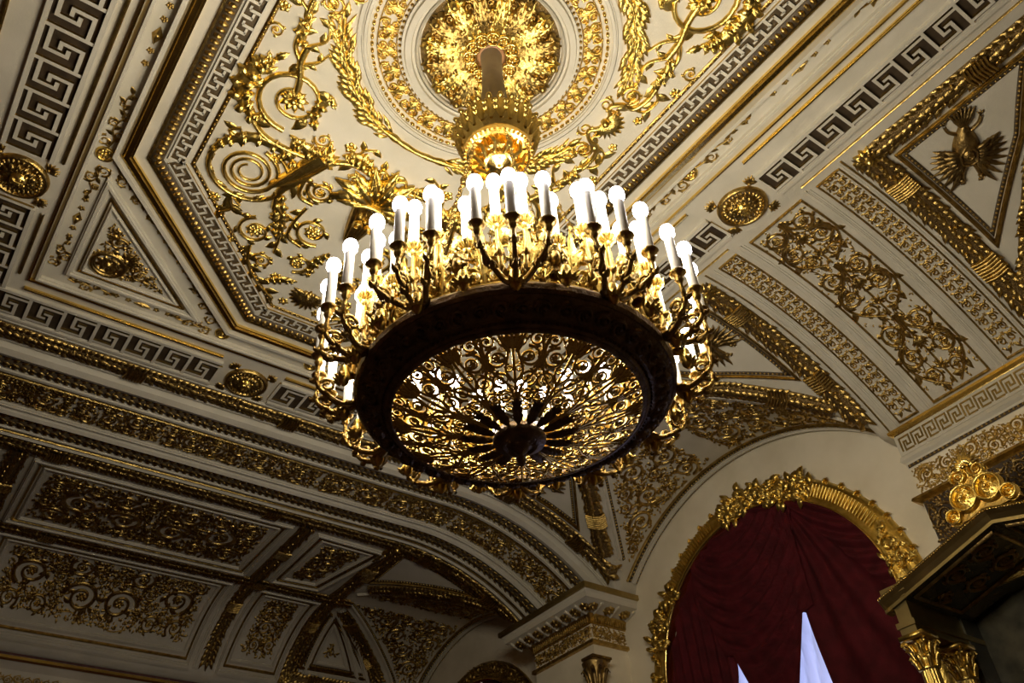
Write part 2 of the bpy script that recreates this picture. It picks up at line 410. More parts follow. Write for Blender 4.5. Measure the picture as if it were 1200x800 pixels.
def fill(poly, rmax, rmin, name='scrollwork', mat=OLDG, mp=mp_ceil, h=.05, seed=1, mirror=None, tries=500, parent=None, loose=1.0, big=()):
    """rinceaux packed into a polygon: scrolls of falling size, joined by sprigs; mirror = ('u'|'v', centre)"""
    rs = random.Random(seed); xs = [p[0] for p in poly]; ys = [p[1] for p in poly]; C = [tuple(b) for b in big]
    r = rmax
    x0, x1, y0, y1 = min(xs), max(xs), min(ys), max(ys)
    if mirror:
        if mirror[0] == 'u': x0 = mirror[1]
        else: y0 = mirror[1]
    while r > rmin:
        for _ in range(tries):
            x = rs.uniform(x0, x1); y = rs.uniform(y0, y1)
            if not pip(x, y, poly) or edge_d(x, y, poly) < r*1.12: continue
            if mirror and ((mirror[0] == 'u' and x-mirror[1] < r*1.05) or (mirror[0] == 'v' and y-mirror[1] < r*1.05)): continue
            if all((x-a)**2+(y-b)**2 > ((r+q)*1.13)**2 for a, b, q in C): C.append((x, y, r))
        r *= .74
    g = G()
    gs = [(1, 0)]
    for (x, y, r) in C:
        a0 = rs.uniform(0, 6.28); d = rs.choice((-1, 1)); nb = sorted(C, key=lambda c: (c[0]-x)**2+(c[1]-y)**2)[1:3]
        def emit(fx):
            def P(px, py): return (2*mirror[1]-px, py) if fx and mirror[0] == 'u' else ((px, 2*mirror[1]-py) if fx else (px, py))
            X, Y = P(x, y); aa = a0; dd = d
            if fx: aa = (pi-a0) if mirror[0] == 'u' else -a0; dd = -d
            if r > rmin*1.9: g.spiral(X, Y, r, aa, dd, 1.6, .12, h, leaves=5 if r > rmin*2.5 else 3)
            else:
                for q in range(3): g.leaf(X, Y, aa+q*2.1, r*1.1, r*.3, h, bend=dd*.6, n=5)
            for (bx, by, br) in nb:
                BX, BY = P(bx, by); an = math.atan2(BY-Y, BX-X); g.stem([(X+r*.95*cos(an+.5), Y+r*.95*sin(an+.5)), ((X+BX)/2-.15*(BY-Y), (Y+BY)/2+.15*(BX-X)), (BX-br*.95*cos(an-.5), BY-br*.95*sin(an-.5))], r*.07+.006, br*.07+.006, h*.7, leaves=2, lw=1.3)
        emit(False)
        if mirror: emit(True)
    if not C: return None
    A = (x1-x0)*(y1-y0); nf = int(min(1600, A/(rmin*rmin)*.9)*loose); hs = h*.8
    pts = np.array([(c[0], c[1]) for c in C]); rr = np.array([c[2] for c in C])
    for _ in range(nf):         # loose buds and leaflets in the gaps
        x = rs.uniform(x0, x1); y = rs.uniform(y0, y1)
        if np.any(np.hypot(pts[:, 0]-x, pts[:, 1]-y) < rr*.96) or not pip(x, y, poly) or edge_d(x, y, poly) < rmin*.7: continue
        a = rs.uniform(0, 6.28); l_ = rmin*rs.uniform(1.1, 1.9)
        for fx in ((False, True) if mirror else (False,)):
            X, Y, aa = x, y, a
            if fx:
                if mirror[0] == 'u': X = 2*mirror[1]-x; aa = pi-a
                else: Y = 2*mirror[1]-y; aa = -a
            g.leaf(X, Y, aa, l_, l_*.3, hs, bend=.7, n=4, lobes=0)
    return cpart(g, name, mat, True, mp, parent)
def frame(poly, wd=.1, ht=.06, mat=None, name='panel_frame', mp=mp_ceil, inset=0., parent=None):
    return band(inset_poly(poly, inset), wd, ht, mat or CREAM, name, True, P_STEP, mp, parent=parent)
def inset_poly(poly, d):
    p = np.asarray(poly, float)
    if d == 0: return p
    A = .5*np.sum(p[:, 0]*np.roll(p[:, 1], -1)-np.roll(p[:, 0], -1)*p[:, 1]); s = 1 if A > 0 else -1
    a = p-np.roll(p, 1, 0); b = np.roll(p, -1, 0)-p
    n1 = np.stack([-a[:, 1], a[:, 0]], 1)/np.hypot(*a.T)[:, None]; n2 = np.stack([-b[:, 1], b[:, 0]], 1)/np.hypot(*b.T)[:, None]
    return p+s*d*(n1+n2)/(1+(n1*n2).sum(1))[:, None]

# ---------------- large Greek key: every fret unit is a piece sharing one mesh
def key_mesh(P, W, bar=.082):
    g = G(); k = bar*.5; hh = .05
    def fr(pts): g.strip(np.array([(a*P, (b-.5)*W) for a, b in pts]), k*W, hh, P_BOX, m=np.array([1, 0, 1]))
    fr([(.0, .0), (.0, .82), (.66, .82), (.66, .42), (.46, .42)])
    fr([(1., 1.), (1., .18), (.34, .18), (.34, .58), (.54, .58)])
    return g.mesh('key_fret', [CREAM, OLDG], lambda u, v, h: np.stack([u, v, -h], 1), False)
def key_run(p0, p1, W, P0=None):
    p0 = np.array(p0, float); p1 = np.array(p1, float); L = np.hypot(*(p1-p0)); a = math.atan2(*(p1-p0)[::-1])
    P0 = P0 or W*.86; n = max(1, int(round(L/P0))); P = L/n
    me = key_mesh(P, W); c, s = cos(a), sin(a)
    g = G(); q = np.array([-s, c])*W/2; g.poly([p0-q, p1-q, p1+q, p0+q], .006); cpart(g, 'fret_ground', DEEP)
    g = G()
    for e in (q, -q): g.strip(np.array([p0+e, p1+e]), .035, .075, P_BOX)
    cpart(g, 'fret_rail', CREAM, smooth=False)
    for k in range(n):
        o = link('key_fret', me, CEIL, (p0[0]+c*P*k, p0[1]+s*P*k, H-.006), a)

# ------------------------------------------------------------------ flat centre of the ceiling
def off_oct(d):
    a, b, c = 4.03, 8.02, 3.12
    p = [(a, -(b-c)), (a, b-c), (a-c, b), (-(a-c), b), (-a, b-c), (-a, -(b-c)), (-(a-c), -b), (a-c, -b)]
    return inset_poly(np.array(p), d)+[CX, CY]
band(off_oct(.09), .17, .10, BRIGHTG, 'gilt_moulding', True)
band(off_oct(-.07), .07, .14, CREAM, 'moulding', True, P_BOX)
beads(off_oct(.51), .050, .115, .085, OLDG, 'bead_moulding', BROWN, .19, True, long=.56)
band(off_oct(.39), .03, .05, OLDG, 'fillet', True, P_BOX)
beads(off_oct(1.04), .035, .10, .05, BRIGHTG, 'bead_and_reel', OLDG, .07, True, long=1.7)
# small key on all eight sides
pk = off_oct(.79)
for i in range(8):
    a, b = pk[i], pk[(i+1) % 8]; L = np.hypot(*(b-a)); an = math.atan2(*(b-a)[::-1]); n = int(L/.27); P = L/n
    if L < .3: continue
    g = G(); W = .25; q = np.array([-sin(an), cos(an)])*W/2
    g.poly([a-q, b-q, b+q, a+q], .006); cpart(g, 'fret_ground', BROWN)
    g = G()
    for e in (q, -q): g.strip(np.array([a+e, b+e]), .016, .04, P_BOX, m=np.array([1, 0, 1]))
    for k in range(n):
        def T(u, v): return (a[0]+cos(an)*(k+u)*P-sin(an)*(v-.5)*W, a[1]+sin(an)*(k+u)*P+cos(an)*(v-.5)*W)
        g.strip(np.array([T(.14, 0), T(.14, .66)]), .026, .035, P_BOX, m=np.array([1, 0, 1]))
        g.strip(np.array([T(.14, .62), T(.50, .62)]), .018, .035, P_BOX, m=np.array([1, 0, 1]))
        g.strip(np.array([T(.62, .30), T(.62, 1.)]), .026, .035, P_BOX, m=np.array([1, 0, 1]))
        g.strip(np.array([T(.62, .30), T(.88, .30)]), .018, .035, P_BOX, m=np.array([1, 0, 1]))
    cpart(g, 'small_fret', [CREAM, OLDG], True, smooth=False)

# trails of stars and lozenges beside the octagon
def star(x, y, r):
    g = G(); g.rosette(0, 0, r, .04, 5); return link('star', STAR, CEIL, (x, y, H), random.random())
g = G(); g.rosette(0, 0, .065, .035, 5); STAR = g.mesh('star', OLDG, mp_flat)
g = G(); g.strip([(-.16, 0), (0, 0), (.16, 0)], [.005, .085, .005], .04, [(1, 0), (.5, .7), (0, 1), (-.5, .7), (-1, 0)]); g.dome(0, 0, .05, .06); LOZ = g.mesh('lozenge', OLDG, mp_flat)
g = G(); g.strip([(.13*cos(a), .13*sin(a)) for a in np.arange(12)*pi/6], .03, .05, closed=True); g.rosette(0, 0, .11, .06, 7); SROS = g.mesh('small_rosette', GOLD, mp_flat)
def sprig(L, nm='trail_sprig'):
    g = G(); P = [(L*t, .04*sin(t*14)) for t in np.linspace(0, 1, 8)]; g.stem(P, .018, .006, .03, leaves=int(L/.11), lw=2.0)
    k = int(L/.2)
    for i in range(k):
        u = (i+.5)/k; r = .10*(1-u)+.03; g.spiral(L*u, (.08*(1-u)+.02)*(1 if i % 2 else -1), r, 0, 1 if i % 2 else -1, 1.3, .16, .03, 3, eye=False)
    return g.mesh(nm, OLDG, mp_flat)
SP = sprig(1.25); SPS = sprig(.8)
def trail(p0, p1):
    p0 = np.array(p0, float); p1 = np.array(p1, float); L = np.hypot(*(p1-p0)); a = math.atan2(*(p1-p0)[::-1]); d = (p1-p0)/L
    at = lambda s: (*(p0+d*s), H)
    me, l = (SP, 1.25) if L > 4 else (SPS, .8)
    link('trail_sprig', me, CEIL, at(.12), a); link('trail_sprig', me, CEIL, at(L-.12), a+pi)
    gap = L-2*l-.3; s = l+.25; k = 0
    if gap > 3.5:
        link('small_rosette', SROS, CEIL, at(L/2)); link('trail_sprig', me, CEIL, at(L/2+.16), a); link('trail_sprig', me, CEIL, at(L/2-.16), a+pi)
        for c in ((l+L/2-l)/2, L-(l+L/2-l)/2):
            link('lozenge', LOZ, CEIL, at(c), a)
            for o in (-.55, -.3, .3, .55): link('star', STAR, CEIL, at(c+o), a)
    else:
        link('lozenge', LOZ, CEIL, at(L/2), a)
        for o in (-.5, -.27, .27, .5):
            if abs(o) < gap/2: link('star', STAR, CEIL, at(L/2+o), a)
for sx in (1, -1):
    X = CX+sx*4.25
    trail((X, CY-5.0), (X, CY+5.0))
    for sy in (1, -1):
        link('small_rosette', SROS, CEIL, (X, CY+sy*5.05, H))
        link('small_rosette', SROS, CEIL, (CX+sx*.98, CY+sy*8.28, H))
        trail((X, CY+sy*5.2), (X, CY+sy*8.2))
        trail((CX+sx*4.1, CY+sy*8.30), (CX+sx*1.1, CY+sy*8.30))
        trail((CX+sx*4.08, CY+sy*5.12), (CX+sx*1.10, CY+sy*8.12))
        # corner triangle
        T = np.array([(4.02, 5.62), (4.02, 8.10), (1.60, 8.10)])*[sx, sy]+[CX, CY]
        frame(T, .12, .09); frame(T, .03, .05, OLDG, 'fillet', inset=.13); frame(T, .05, .06, CREAM, 'panel_frame', inset=.2)
        ti = inset_poly(T, .30)
        c = ti.mean(0)+np.array([sx, sy])*[.22, .22]
        g = G(); g.strip([(c[0]+.3*cos(a), c[1]+.3*sin(a)) for a in np.arange(16)*pi/8], .05, .07, closed=True); g.rosette(c[0], c[1], .24, .09, 9)
        g.shell(c[0]-sx*.25, c[1]-sy*.25, math.atan2(-sy, -sx), .3, .06, 7); cpart(g, 'corner_rosette', OLDG)
        fill(ti, .17, .05, 'corner_scrollwork', OLDG, h=.05, seed=5, big=[(c[0], c[1], .33)])
    # long outer frames
pr = lambda a1, a2, b: np.array([(CX+a2, CY-b), (CX+a2, CY+b), (CX-a1, CY+b), (CX-a1, CY-b)])
band(pr(4.46, 4.50, 8.52), .10, .12, CREAM, 'moulding', True)
band(pr(4.58, 4.68, 8.66), .03, .07, BRIGHTG, 'gilt_fillet', True, P_BOX)
for sx, x in ((-1, CX-4.76), (1, CX+4.88)):
    band([(x, CY-8.6), (x, CY-6.9)], .06, .06, OLDG if sx < 0 else BRIGHTG, 'gilt_moulding'); band([(x, CY-5.6), (x, CY-.7)], .06, .06, OLDG if sx < 0 else BRIGHTG, 'gilt_moulding')
    band([(x, CY+.7), (x, CY+5.6)], .06, .06, OLDG if sx < 0 else BRIGHTG, 'gilt_moulding'); band([(x, CY+6.9), (x, CY+8.6)], .06, .06, OLDG if sx < 0 else BRIGHTG, 'gilt_moulding')
for sy in (1, -1):
    for sx in (-1, 1): band([(CX+sx*.7, CY+sy*8.95), (CX+sx*4.6, CY+sy*8.95)], .06, .07, BRIGHTG, 'gilt_moulding')
# large key border
XKL, XKR, WKL, WKR = CX-5.29, CX+5.62, .74, .64
for x, W in ((XKL, WKL), (XKR, WKR)):
    for a, b in ((-9.1, -6.85), (-5.67, -.6), (.6, 5.67), (6.85, 9.1)):
        key_run((x, CY+a), (x, CY+b), W)
for sy in (1, -1):
    y = CY+sy*9.55
    key_run((XKL-WKL/2, y), (CX-.62, y), .78); key_run((CX+.7, y), (XKR+WKR/2, y), .78)
# lion-head roundels are things of their own
def lion_mesh_parts():
    g = G(); R = .42
    P = [(R*cos(a), R*sin(a)) for a in np.arange(32)*pi/16]
    g.strip(P, .05, .09, closed=True)
    for k in range(28):
        a = k*2*pi/28; g.leaf(.28*cos(a), .28*sin(a), a, .12, .028, .08, n=4, lobes=0, h0=.02)
    ring = g.mesh('gadrooned_ring', OLDG, mp_flat)
    g = G(); g.dome(0, 0, .30, .05, 20, m=0)
    for k in range(13):
        for q in (0, 1):
            a = (k+.5*q)*2*pi/13; r = .10+.05*q; g.leaf(r*cos(a), r*sin(a), a, .15, .045, .10, bend=.5, n=5, h0=.03)
    mane = g.mesh('mane', OLDG, mp_flat)
    g = G(); g.dome(0, .02, .13, .14, 14, h0=.05, sy=1.15); g.dome(0, -.06, .065, .09, 10, h0=.12)
    g.strip([(0, .10), (0, .03), (0, -.04)], [.02, .022, .035], .06, P_HALF, h0=.14)
    for s_ in (-1, 1):
        g.dome(s_*.055, .045, .022, .03, 8, h0=.155); g.dome(s_*.10, .11, .035, .04, 8, h0=.10); g.dome(s_*.032, -.07, .035, .04, 8, h0=.16)
        g.strip([(s_*.02, .075), (s_*.055, .085), (s_*.09, .07)], .012, .025, P_HALF, h0=.16)
    face = g.mesh('lion_face', GOLD, mp_flat)
    g = G(); g.shell(0, 0, pi/2, .2, .05, 7, 2.2); tip = g.mesh('corner_palmette', OLDG, mp_flat)
    return ring, mane, face, tip
LION = lion_mesh_parts()
def lion(x, y, label, rz):
    t = thing('lion_roundel', label, 'medallion', (x, y, H), 'lion roundels in the key border', rz)
    for nm, me in zip(('gadrooned_ring', 'mane', 'lion_face'), LION): link(nm, me, t)
    g = None
    for k in range(4):
        a = pi/4+k*pi/2; link('corner_palmette', LION[3], t, (.52*cos(a), .52*sin(a), 0), a-pi/2)
lion(XKR, CY, 'round gilded lion head medallion in the key border right of the chandelier candles', pi/2+.2)
lion(XKL, CY+6.26, 'round gilded lion head medallion in the key border at the far left', -pi/2)
lion(CX+.05, CY+9.55, 'round gilded lion head medallion in the dim key border left of the chandelier ring', pi)
lion(XKR, CY+6.26, 'round gilded lion head medallion mostly hidden behind the chandelier ring', pi/2)

# ceiling rose: a thing fixed round the rod
RS = thing('ceiling_rose', 'large round ceiling rose of gilded leaves and scroll rings where the chandelier hangs', 'ceiling rose', (CX, CY, H))
def circ(r, n=72): return np.array([(r*cos(a), r*sin(a)) for a in np.arange(n)*2*pi/n])
def rpart(g, name, mats, stuff=False, smooth=True): return part(g, name, mats, RS, mp_flat, smooth, stuff)
g = G(); g.strip(circ(1.90), .05, .07, closed=True, prof=P_STEP); g.strip(circ(1.99), .03, .05, closed=True, prof=P_BOX); rpart(g, 'outer_moulding', CREAM, smooth=False)
g = G()
for k in range(100):
    a = k*2*pi/100; g.dome(1.80*cos(a), 1.80*sin(a), .05, .06, 6, sy=.6, rot=a+pi/2)
rpart(g, 'bead_ring', BRIGHTG, True)
g = G(); g.strip(circ(1.26), .10, .12, closed=True, prof=P_STEP); g.strip(circ(1.12), .03, .09, closed=True); rpart(g, 'inner_moulding', CREAM, smooth=False)
g = G()
for k in range(88):
    a = k*2*pi/88; g.dome(1.385*cos(a), 1.385*sin(a), .03, .05, 5)
rpart(g, 'small_bead_ring', OLDG, True)
g = G(); g.strip(circ(1.72), .012, .03, closed=True); g.strip(circ(1.43), .012, .03, closed=True); rpart(g, 'scroll_ring_edge', OLDG)
for k in range(28):
    a0 = k*2*pi/28; g = G(); d = 1 if k % 2 else -1
    c = lambda r, a: (r*cos(a), r*sin(a))
    g.spiral(*c(1.64, a0-.055), .082, a0, d, 1.6, .22, .05, 1); g.spiral(*c(1.64, a0+.055), .082, a0+pi, -d, 1.6, .22, .05, 1)
    g.spiral(*c(1.49, a0-.05), .068, a0+pi/2, d, 1.5, .22, .05, 1); g.spiral(*c(1.49, a0+.06), .068, a0-pi/2, -d, 1.5, .22, .05, 1)
    g.leaf(*c(1.42, a0+.11), a0+.11, .3, .05, .06); g.leaf(*c(1.45, a0+.11), a0+.5, .18, .03, .05, bend=.6); g.leaf(*c(1.45, a0+.11), a0-.3, .18, .03, .05, bend=-.6)
    rpart(g, 'rose_scroll', GOLD)
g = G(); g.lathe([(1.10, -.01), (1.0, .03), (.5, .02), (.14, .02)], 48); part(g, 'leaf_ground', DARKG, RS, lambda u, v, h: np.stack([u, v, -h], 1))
for k in range(16):
    a = k*2*pi/16; g = G(); h = .20
    for j in range(7):      # each acanthus: broad blade with curling side lobes
        f = j/7; r = .22+.72*f
        for sd in (-1, 1): g.leaf(r*cos(a), r*sin(a), a+sd*(.75-.2*f), .22+.08*sin(f*3), .045, .12, bend=-sd*.9, n=5, h0=.03+.08*sin(f*pi))
    g.leaf(.18*cos(a), .18*sin(a), a, .88, .09, h, n=12, h0=.05)
    g.dome(.98*cos(a), .98*sin(a), .08, .12, 7, h0=.12)
    for q_ in (-.11, .11): g.dome(.96*cos(a+q_), .96*sin(a+q_), .075, .10, 7, h0=.06); g.dome(.78*cos(a+q_*1.2), .78*sin(a+q_*1.2), .065, .10, 7, h0=.12)
    for q_ in (-.17, .17): g.dome(.6*cos(a+q_), .6*sin(a+q_), .05, .10, 6, h0=.12)
    rpart(g, 'acanthus_leaf', GOLD if k % 2 else OLDG)
for k in range(16):
    a = (k+.5)*2*pi/16; g = G(); g.leaf(.3*cos(a), .3*sin(a), a, .66, .06, .16, n=10, h0=.02); g.spiral(.86*cos(a), .86*sin(a), .10, a, 1, 1.3, .2, .09, 3, h0=.06)
    rpart(g, 'small_acanthus', OLDG)
for k in range(12):
    a = k*2*pi/12; g = G(); g.strip(circ(.10, 14)+[.33*cos(a), .33*sin(a)], .02, .05, closed=True, h0=.17); g.rosette(.33*cos(a), .33*sin(a), .08, .06, 6, h0=.17)
    rpart(g, 'ring_flower', BRIGHTG)

# leafy garland round the rose (four sprays) and field scrolls, four-fold
def quad(fn, name, mat=GOLD, label=None, sides=((1, 1), (-1, 1), (1, -1), (-1, -1))):
    for sx, sy in sides:
        g = G(); fn(g)
        cpart(g, name, mat, mp=lambda u, v, h: mp_ceil(CX+sx*u, CY+sy*v, h))
def garland(g):
    n = 26
    for k in range(n):
        a = radians(22+(76-22)*k/(n-1)); r = 2.23+.05*sin(k); ta = a-pi/2
        w_ = .10*sin(pi*(k+2)/(n+3))+.03
        for sd in (-1, 0, 1): g.leaf(r*cos(a)+sd*.06*cos(a), r*sin(a)+sd*.06*sin(a), ta+sd*.5+.1*random.random(), .24, w_*.45, .08, n=5)
    g.strip([(2.22*cos(a), 2.22*sin(a)) for a in np.radians(np.linspace(18, 91, 24))], np.concatenate([np.full(18, .03), [.05, .075, .05, .06, .045, .04]]), .07)
    a = radians(19); g.leaf(2.2*cos(a), 2.2*sin(a), a-pi/2, .28, .06, .08)
quad(garland, 'laurel_garland')
def s1(g):
    g.spiral(2.13, 2.42, .62, pi*.55, -1, 1.6, .075, .07, 5, eye=False); g.rosette(2.13, 2.42, .24, .12, 9); g.shell(2.13, 2.42, -1.2, .25, .1, 7)
    g.strip(catmull([(2.13, 2.38), (2.2, 2.05), (2.32, 1.75), (2.35, 1.45)]), [.06]*19, .08); g.stem([(2.32, 1.75), (2.5, 1.55), (2.55, 1.3)], .05, .03, .06)
    g.stem([(2.3, 1.8), (2.1, 1.6), (2.0, 1.35)], .04, .015, .05, leaves=3)
def s1a(g):
    g.acanthus([(2.45, 3.1), (2.78, 2.85), (2.92, 2.45), (2.80, 2.05), (2.62, 1.9)], .15, .13, n=8); g.acanthus([(1.6, 2.75), (1.75, 2.45), (1.65, 2.1), (1.5, 2.2)], .09, .09, n=5)
    g.acanthus([(2.4, 1.5), (2.55, 1.2), (2.45, .95)], .09, .09, n=4)
quad(s1, 'great_scroll'); quad(s1a, 'acanthus_leaf')
def s1b(g):
    g.stem([(.35, 3.05), (.75, 3.02), (1.15, 3.2), (1.6, 3.32), (2.2, 3.3), (2.6, 3.0), (2.82, 2.5), (2.72, 2.0)], .055, .04, .08, leaves=10)
    for k in range(6): g.leaf(2.8-.05*k*.5, 2.7-.16*k, -1.7+.5*(-1)**k, .26, .07, .08)
    g.leaf(1.6, 3.32, .6, .45, .1, .09, bend=.8); g.leaf(1.1, 3.15, -.8, .4, .09, .08, bend=-.8); g.spiral(1.4, 2.85, .16, 0, 1, 1.4, .14, .05, 4)
quad(s1b, 'leafy_stem')
def lily(g):
    g.stem([(2.55, 1.35), (2.5, 1.0), (2.75, .8), (2.7, .5), (2.35, .45)], .035, .015, .05, leaves=8, lw=1.6)
    g.stem([(2.4, 1.5), (2.15, 1.2), (2.25, .9), (2.3, .6)], .03, .012, .05, leaves=6, lw=1.6)
    g.spiral(2.85, 1.45, .13, 0, -1, 1.4, .14, .05, 3); g.rosette(2.9, 1.05, .1, .05, 5); g.rosette(2.05, 1.0, .1, .05, 5); g.rosette(2.75, .32, .09, .05, 5)
    g.spiral(2.32, .62, .17, pi/2, 1, 1.4, .13, .06, 2); g.spiral(2.1, .28, .14, pi, -1, 1.4, .15, .06, 2, eye=False)
quad(lily, 'lily_spray')
def s2(g): g.spiral(2.17, 4.10, .52, -pi*.55, -1, 2.9, .07, .07, 0, eye=False); g.strip([(2.17+.66*cos(a), 4.10+.62*sin(a)) for a in np.linspace(-.6, 4.2, 26)], np.linspace(.05, .035, 26), .07)
quad(s2, 'coiled_scroll')
def s2b(g):
    for k in range(7):
        a = -.2+k*.55; g.leaf(2.17+.68*cos(a), 4.10+.62*sin(a), a+pi/2+.3, .26, .065, .07, bend=.5)
    g.strip(catmull([(1.2, 3.2), (1.35, 3.7), (1.55, 4.2), (1.5, 4.6)]), np.linspace(.12, .05, 19), .11); g.leaf(1.3, 3.5, .9, .5, .10, .1); g.leaf(1.45, 3.9, 2.2, .4, .09, .1, bend=-.6)
quad(s2b, 'acanthus_trunk')
def s2c(g):
    g.acanthus([(1.55, 3.6), (1.9, 3.38), (2.4, 3.42), (2.75, 3.75), (2.88, 4.1)], .10, .11, n=8); g.strip(catmull([(1.25, 3.15), (1.38, 3.45), (1.55, 3.8), (1.75, 4.15)]), np.linspace(.22, .05, 19), .16); [g.strip(catmull([(1.25+o, 3.15-o*.4), (1.38+o, 3.45-o*.4), (1.55+o*.6, 3.8-o*.3), (1.75, 4.15)]), .025, .05, h0=.10) for o in (-.13, -.06, .02, .09)]; g.shell(1.25, 3.2, -1.9, .32, .14, 7, 3.2); g.acanthus([(1.1, 3.15), (1.5, 3.15), (1.9, 3.05)], .12, .12, n=5)
    g.acanthus([(1.5, 4.3), (1.3, 4.8), (1.15, 5.3)], .12, .1, n=7); g.acanthus([(.35, 3.0), (.7, 2.85), (1.0, 2.95)], .12, .12, n=5); g.rosette(1.9, 3.62, .13, .08, 7); g.rosette(2.45, 4.95, .12, .07, 7)
quad(s2c, 'acanthus_leaf')
def s2d(g):
    g.stem([(2.2, 4.85), (2.1, 5.05), (2.25, 5.2)], .03, .015, .05, leaves=4, lw=2); g.acanthus([(.15, 5.1), (.3, 5.5), (.25, 5.9)], .09, .08, n=5); g.rosette(.35, 6.75, .11, .06, 6); g.acanthus([(.9, 6.4), (.65, 6.2), (.35, 6.1)], .08, .08, n=5); g.rosette(1.85, 5.75, .1, .06, 6)
quad(s2d, 'acanthus_leaf')
def s3(g): g.spiral(.95, 3.86, .26, -.6, 1, 1.7, .15, .07, 9); g.strip(catmull([(1.3, 3.5), (1.25, 4.1), (.95, 4.2)]), .04, .06)
quad(s3, 'fluted_scroll')
def s4(g): g.spiral(.66, 4.78, .34, pi*.7, -1, 1.5, .10, .07, 4); g.rosette(.66, 4.78, .17, .1, 8); g.stem([(1.0, 4.3), (1.05, 4.7), (1.0, 5.1), (.7, 5.22)], .035, .04, .06, leaves=4)
quad(s4, 'small_scroll')
def s5(g): g.spiral(1.55, 5.30, .33, -pi*.4, 1, 1.5, .10, .07, 5); g.rosette(1.55, 5.30, .17, .1, 8); g.stem([(1.5, 4.5), (1.22, 4.8), (1.1, 5.3), (1.05, 5.6)], .05, .03, .08, leaves=6); g.stem([(2.0, 4.9), (2.2, 4.78), (2.05, 5.05)], .02, .01, .04, leaves=4, lw=2.2)
quad(s5, 'small_scroll')
def s6(g): g.spiral(.55, 5.65, .25, pi*.5, 1, 1.4, .12, .06, 4); g.rosette(.55, 5.65, .13, .08, 7); g.spiral(1.15, 5.95, .2, 0, -1, 1.4, .13, .06, 6); g.stem([(1.5, 5.65), (1.35, 6.1), (1.0, 6.5), (.6, 6.75)], .04, .02, .06, leaves=9, lw=1.5); g.rosette(.75, 6.2, .12, .07, 6); g.rosette(1.55, 5.85, .09, .05, 5)
quad(s6, 'end_spray')
def s7(g): g.rosette(.95, 2.75, .12, .06, 5); g.stem([(.7, 3.0), (.75, 2.7), (.55, 2.55)], .03, .015, .05, leaves=3, lw=1.5); g.stem([(2.6, 3.35), (2.75, 3.5), (2.5, 3.55)], .03, .015, .05, leaves=3, lw=1.6)
quad(s7, 'flower_sprig')
# shells on the long axis
for sx in (1, -1):
    g = G(); x = CX+sx*2.30; a = 0 if sx > 0 else pi
    g.shell(x, CY, a, .36, .11, 11, 3.0)
    for sy in (1, -1):
        g.strip(catmull([(x+sx*.02, CY+sy*.12), (x-sx*.12, CY+sy*.28), (x+sx*.02, CY+sy*.42), (x+sx*.22, CY+sy*.46), (x+sx*.3, CY+sy*.7), (x+sx*.28, CY+sy*.95)]), .04, .07)
        g.spiral(x+sx*.0, CY+sy*.20, .11, sy*pi/2, -sy*sx, 1.4, .2, .06, 0, eye=False); g.spiral(x+sx*.06, CY+sy*.62, .15, -sy*pi/2, sy*sx, 1.5, .18, .06, 1, eye=False)
    cpart(g, 'scallop_shell', GOLD)
for sy in (1, -1):
    g = G(); g.shell(CX, CY+sy*6.35, sy*pi/2, .42, .10, 13, 3.6); g.rosette(CX, CY+sy*6.35, .16, .14, 8); cpart(g, 'scallop_shell', OLDG)
# winged eagle-and-shield reliefs on the short axis
def eagle_relief(x, y, rz, s, label, loc_map=None, mat=GOLD, name='eagle_relief'):
    org = mp_ceil(np.array([x]), np.array([y]), np.array([0.]))[0]
    c, sn = cos(rz), sin(rz)
    def mpp(u, v, h): return mp_ceil(x+s*(u*c-v*sn), y+s*(u*sn+v*c), h*s)-org
    t = thing(name, label, 'relief', tuple(org))
    g = G(); n = 10; tt = np.linspace(0, 1, n)
    g.strip(np.stack([0*tt, .5-1.15*tt], 1), .30*np.sin(pi*(.25+.70*tt))+.02, .26*np.sin(pi*(.15+.75*tt)), P_HALF)
    part(g, 'body', mat, t, mpp)
    g = G(); g.strip([(-.17, .38), (-.19, .1), (0, -.16), (.19, .1), (.17, .38), (0, .44)], .03, .06, closed=True, h0=.22); g.dome(0, .15, .15, .1, 8, h0=.2, sy=1.2); g.spiral(0, .15, .1, 0, 1, 1.3, .2, .05, 2, h0=.28); part(g, 'shield', mat, t, mpp)
    for sd in (-1, 1):
        g = G()
        for k in range(8):
            a = pi/2-sd*(.25+k*.22); g.leaf(sd*(.16+.02*k), .42-.05*k, a, .85-.05*k, .075, .14, bend=-sd*.5, n=9, h0=.03)
        for k in range(6):
            a = pi/2-sd*(.4+k*.3); g.leaf(sd*.14, .35-.05*k, a, .42, .06, .14, bend=-sd*.4, n=6, h0=.14)
        part(g, 'wing', mat, t, mpp)
        g = G(); g.stem([(sd*.06, .45), (sd*.16, .66), (sd*.2, .84)], .07, .05, .12); g.dome(sd*.22, .9, .08, .13, 8, h0=.03); g.leaf(sd*.26, .9, pi/2-sd*1.5, .16, .04, .1, bend=-sd*.6, n=5, h0=.04)
        for k in range(3): g.leaf(sd*.2, .96, pi/2+(k-1)*.5, .12, .03, .07, n=4)
        part(g, 'head', mat, t, mpp)
        g = G(); g.stem([(sd*.14, -.4), (sd*.34, -.55), (sd*.42, -.75)], .05, .03, .09)
        for k in range(3): g.leaf(sd*.42, -.75, -pi/2+(k-1)*.6, .14, .025, .06, n=4)
        part(g, 'claw', mat, t, mpp)
    g = G()
    for k in range(7): g.leaf(0, -.52, -pi/2+(k-3)*.17, .62, .055, .12, n=8, h0=.03)
    part(g, 'tail', mat, t, mpp); return t
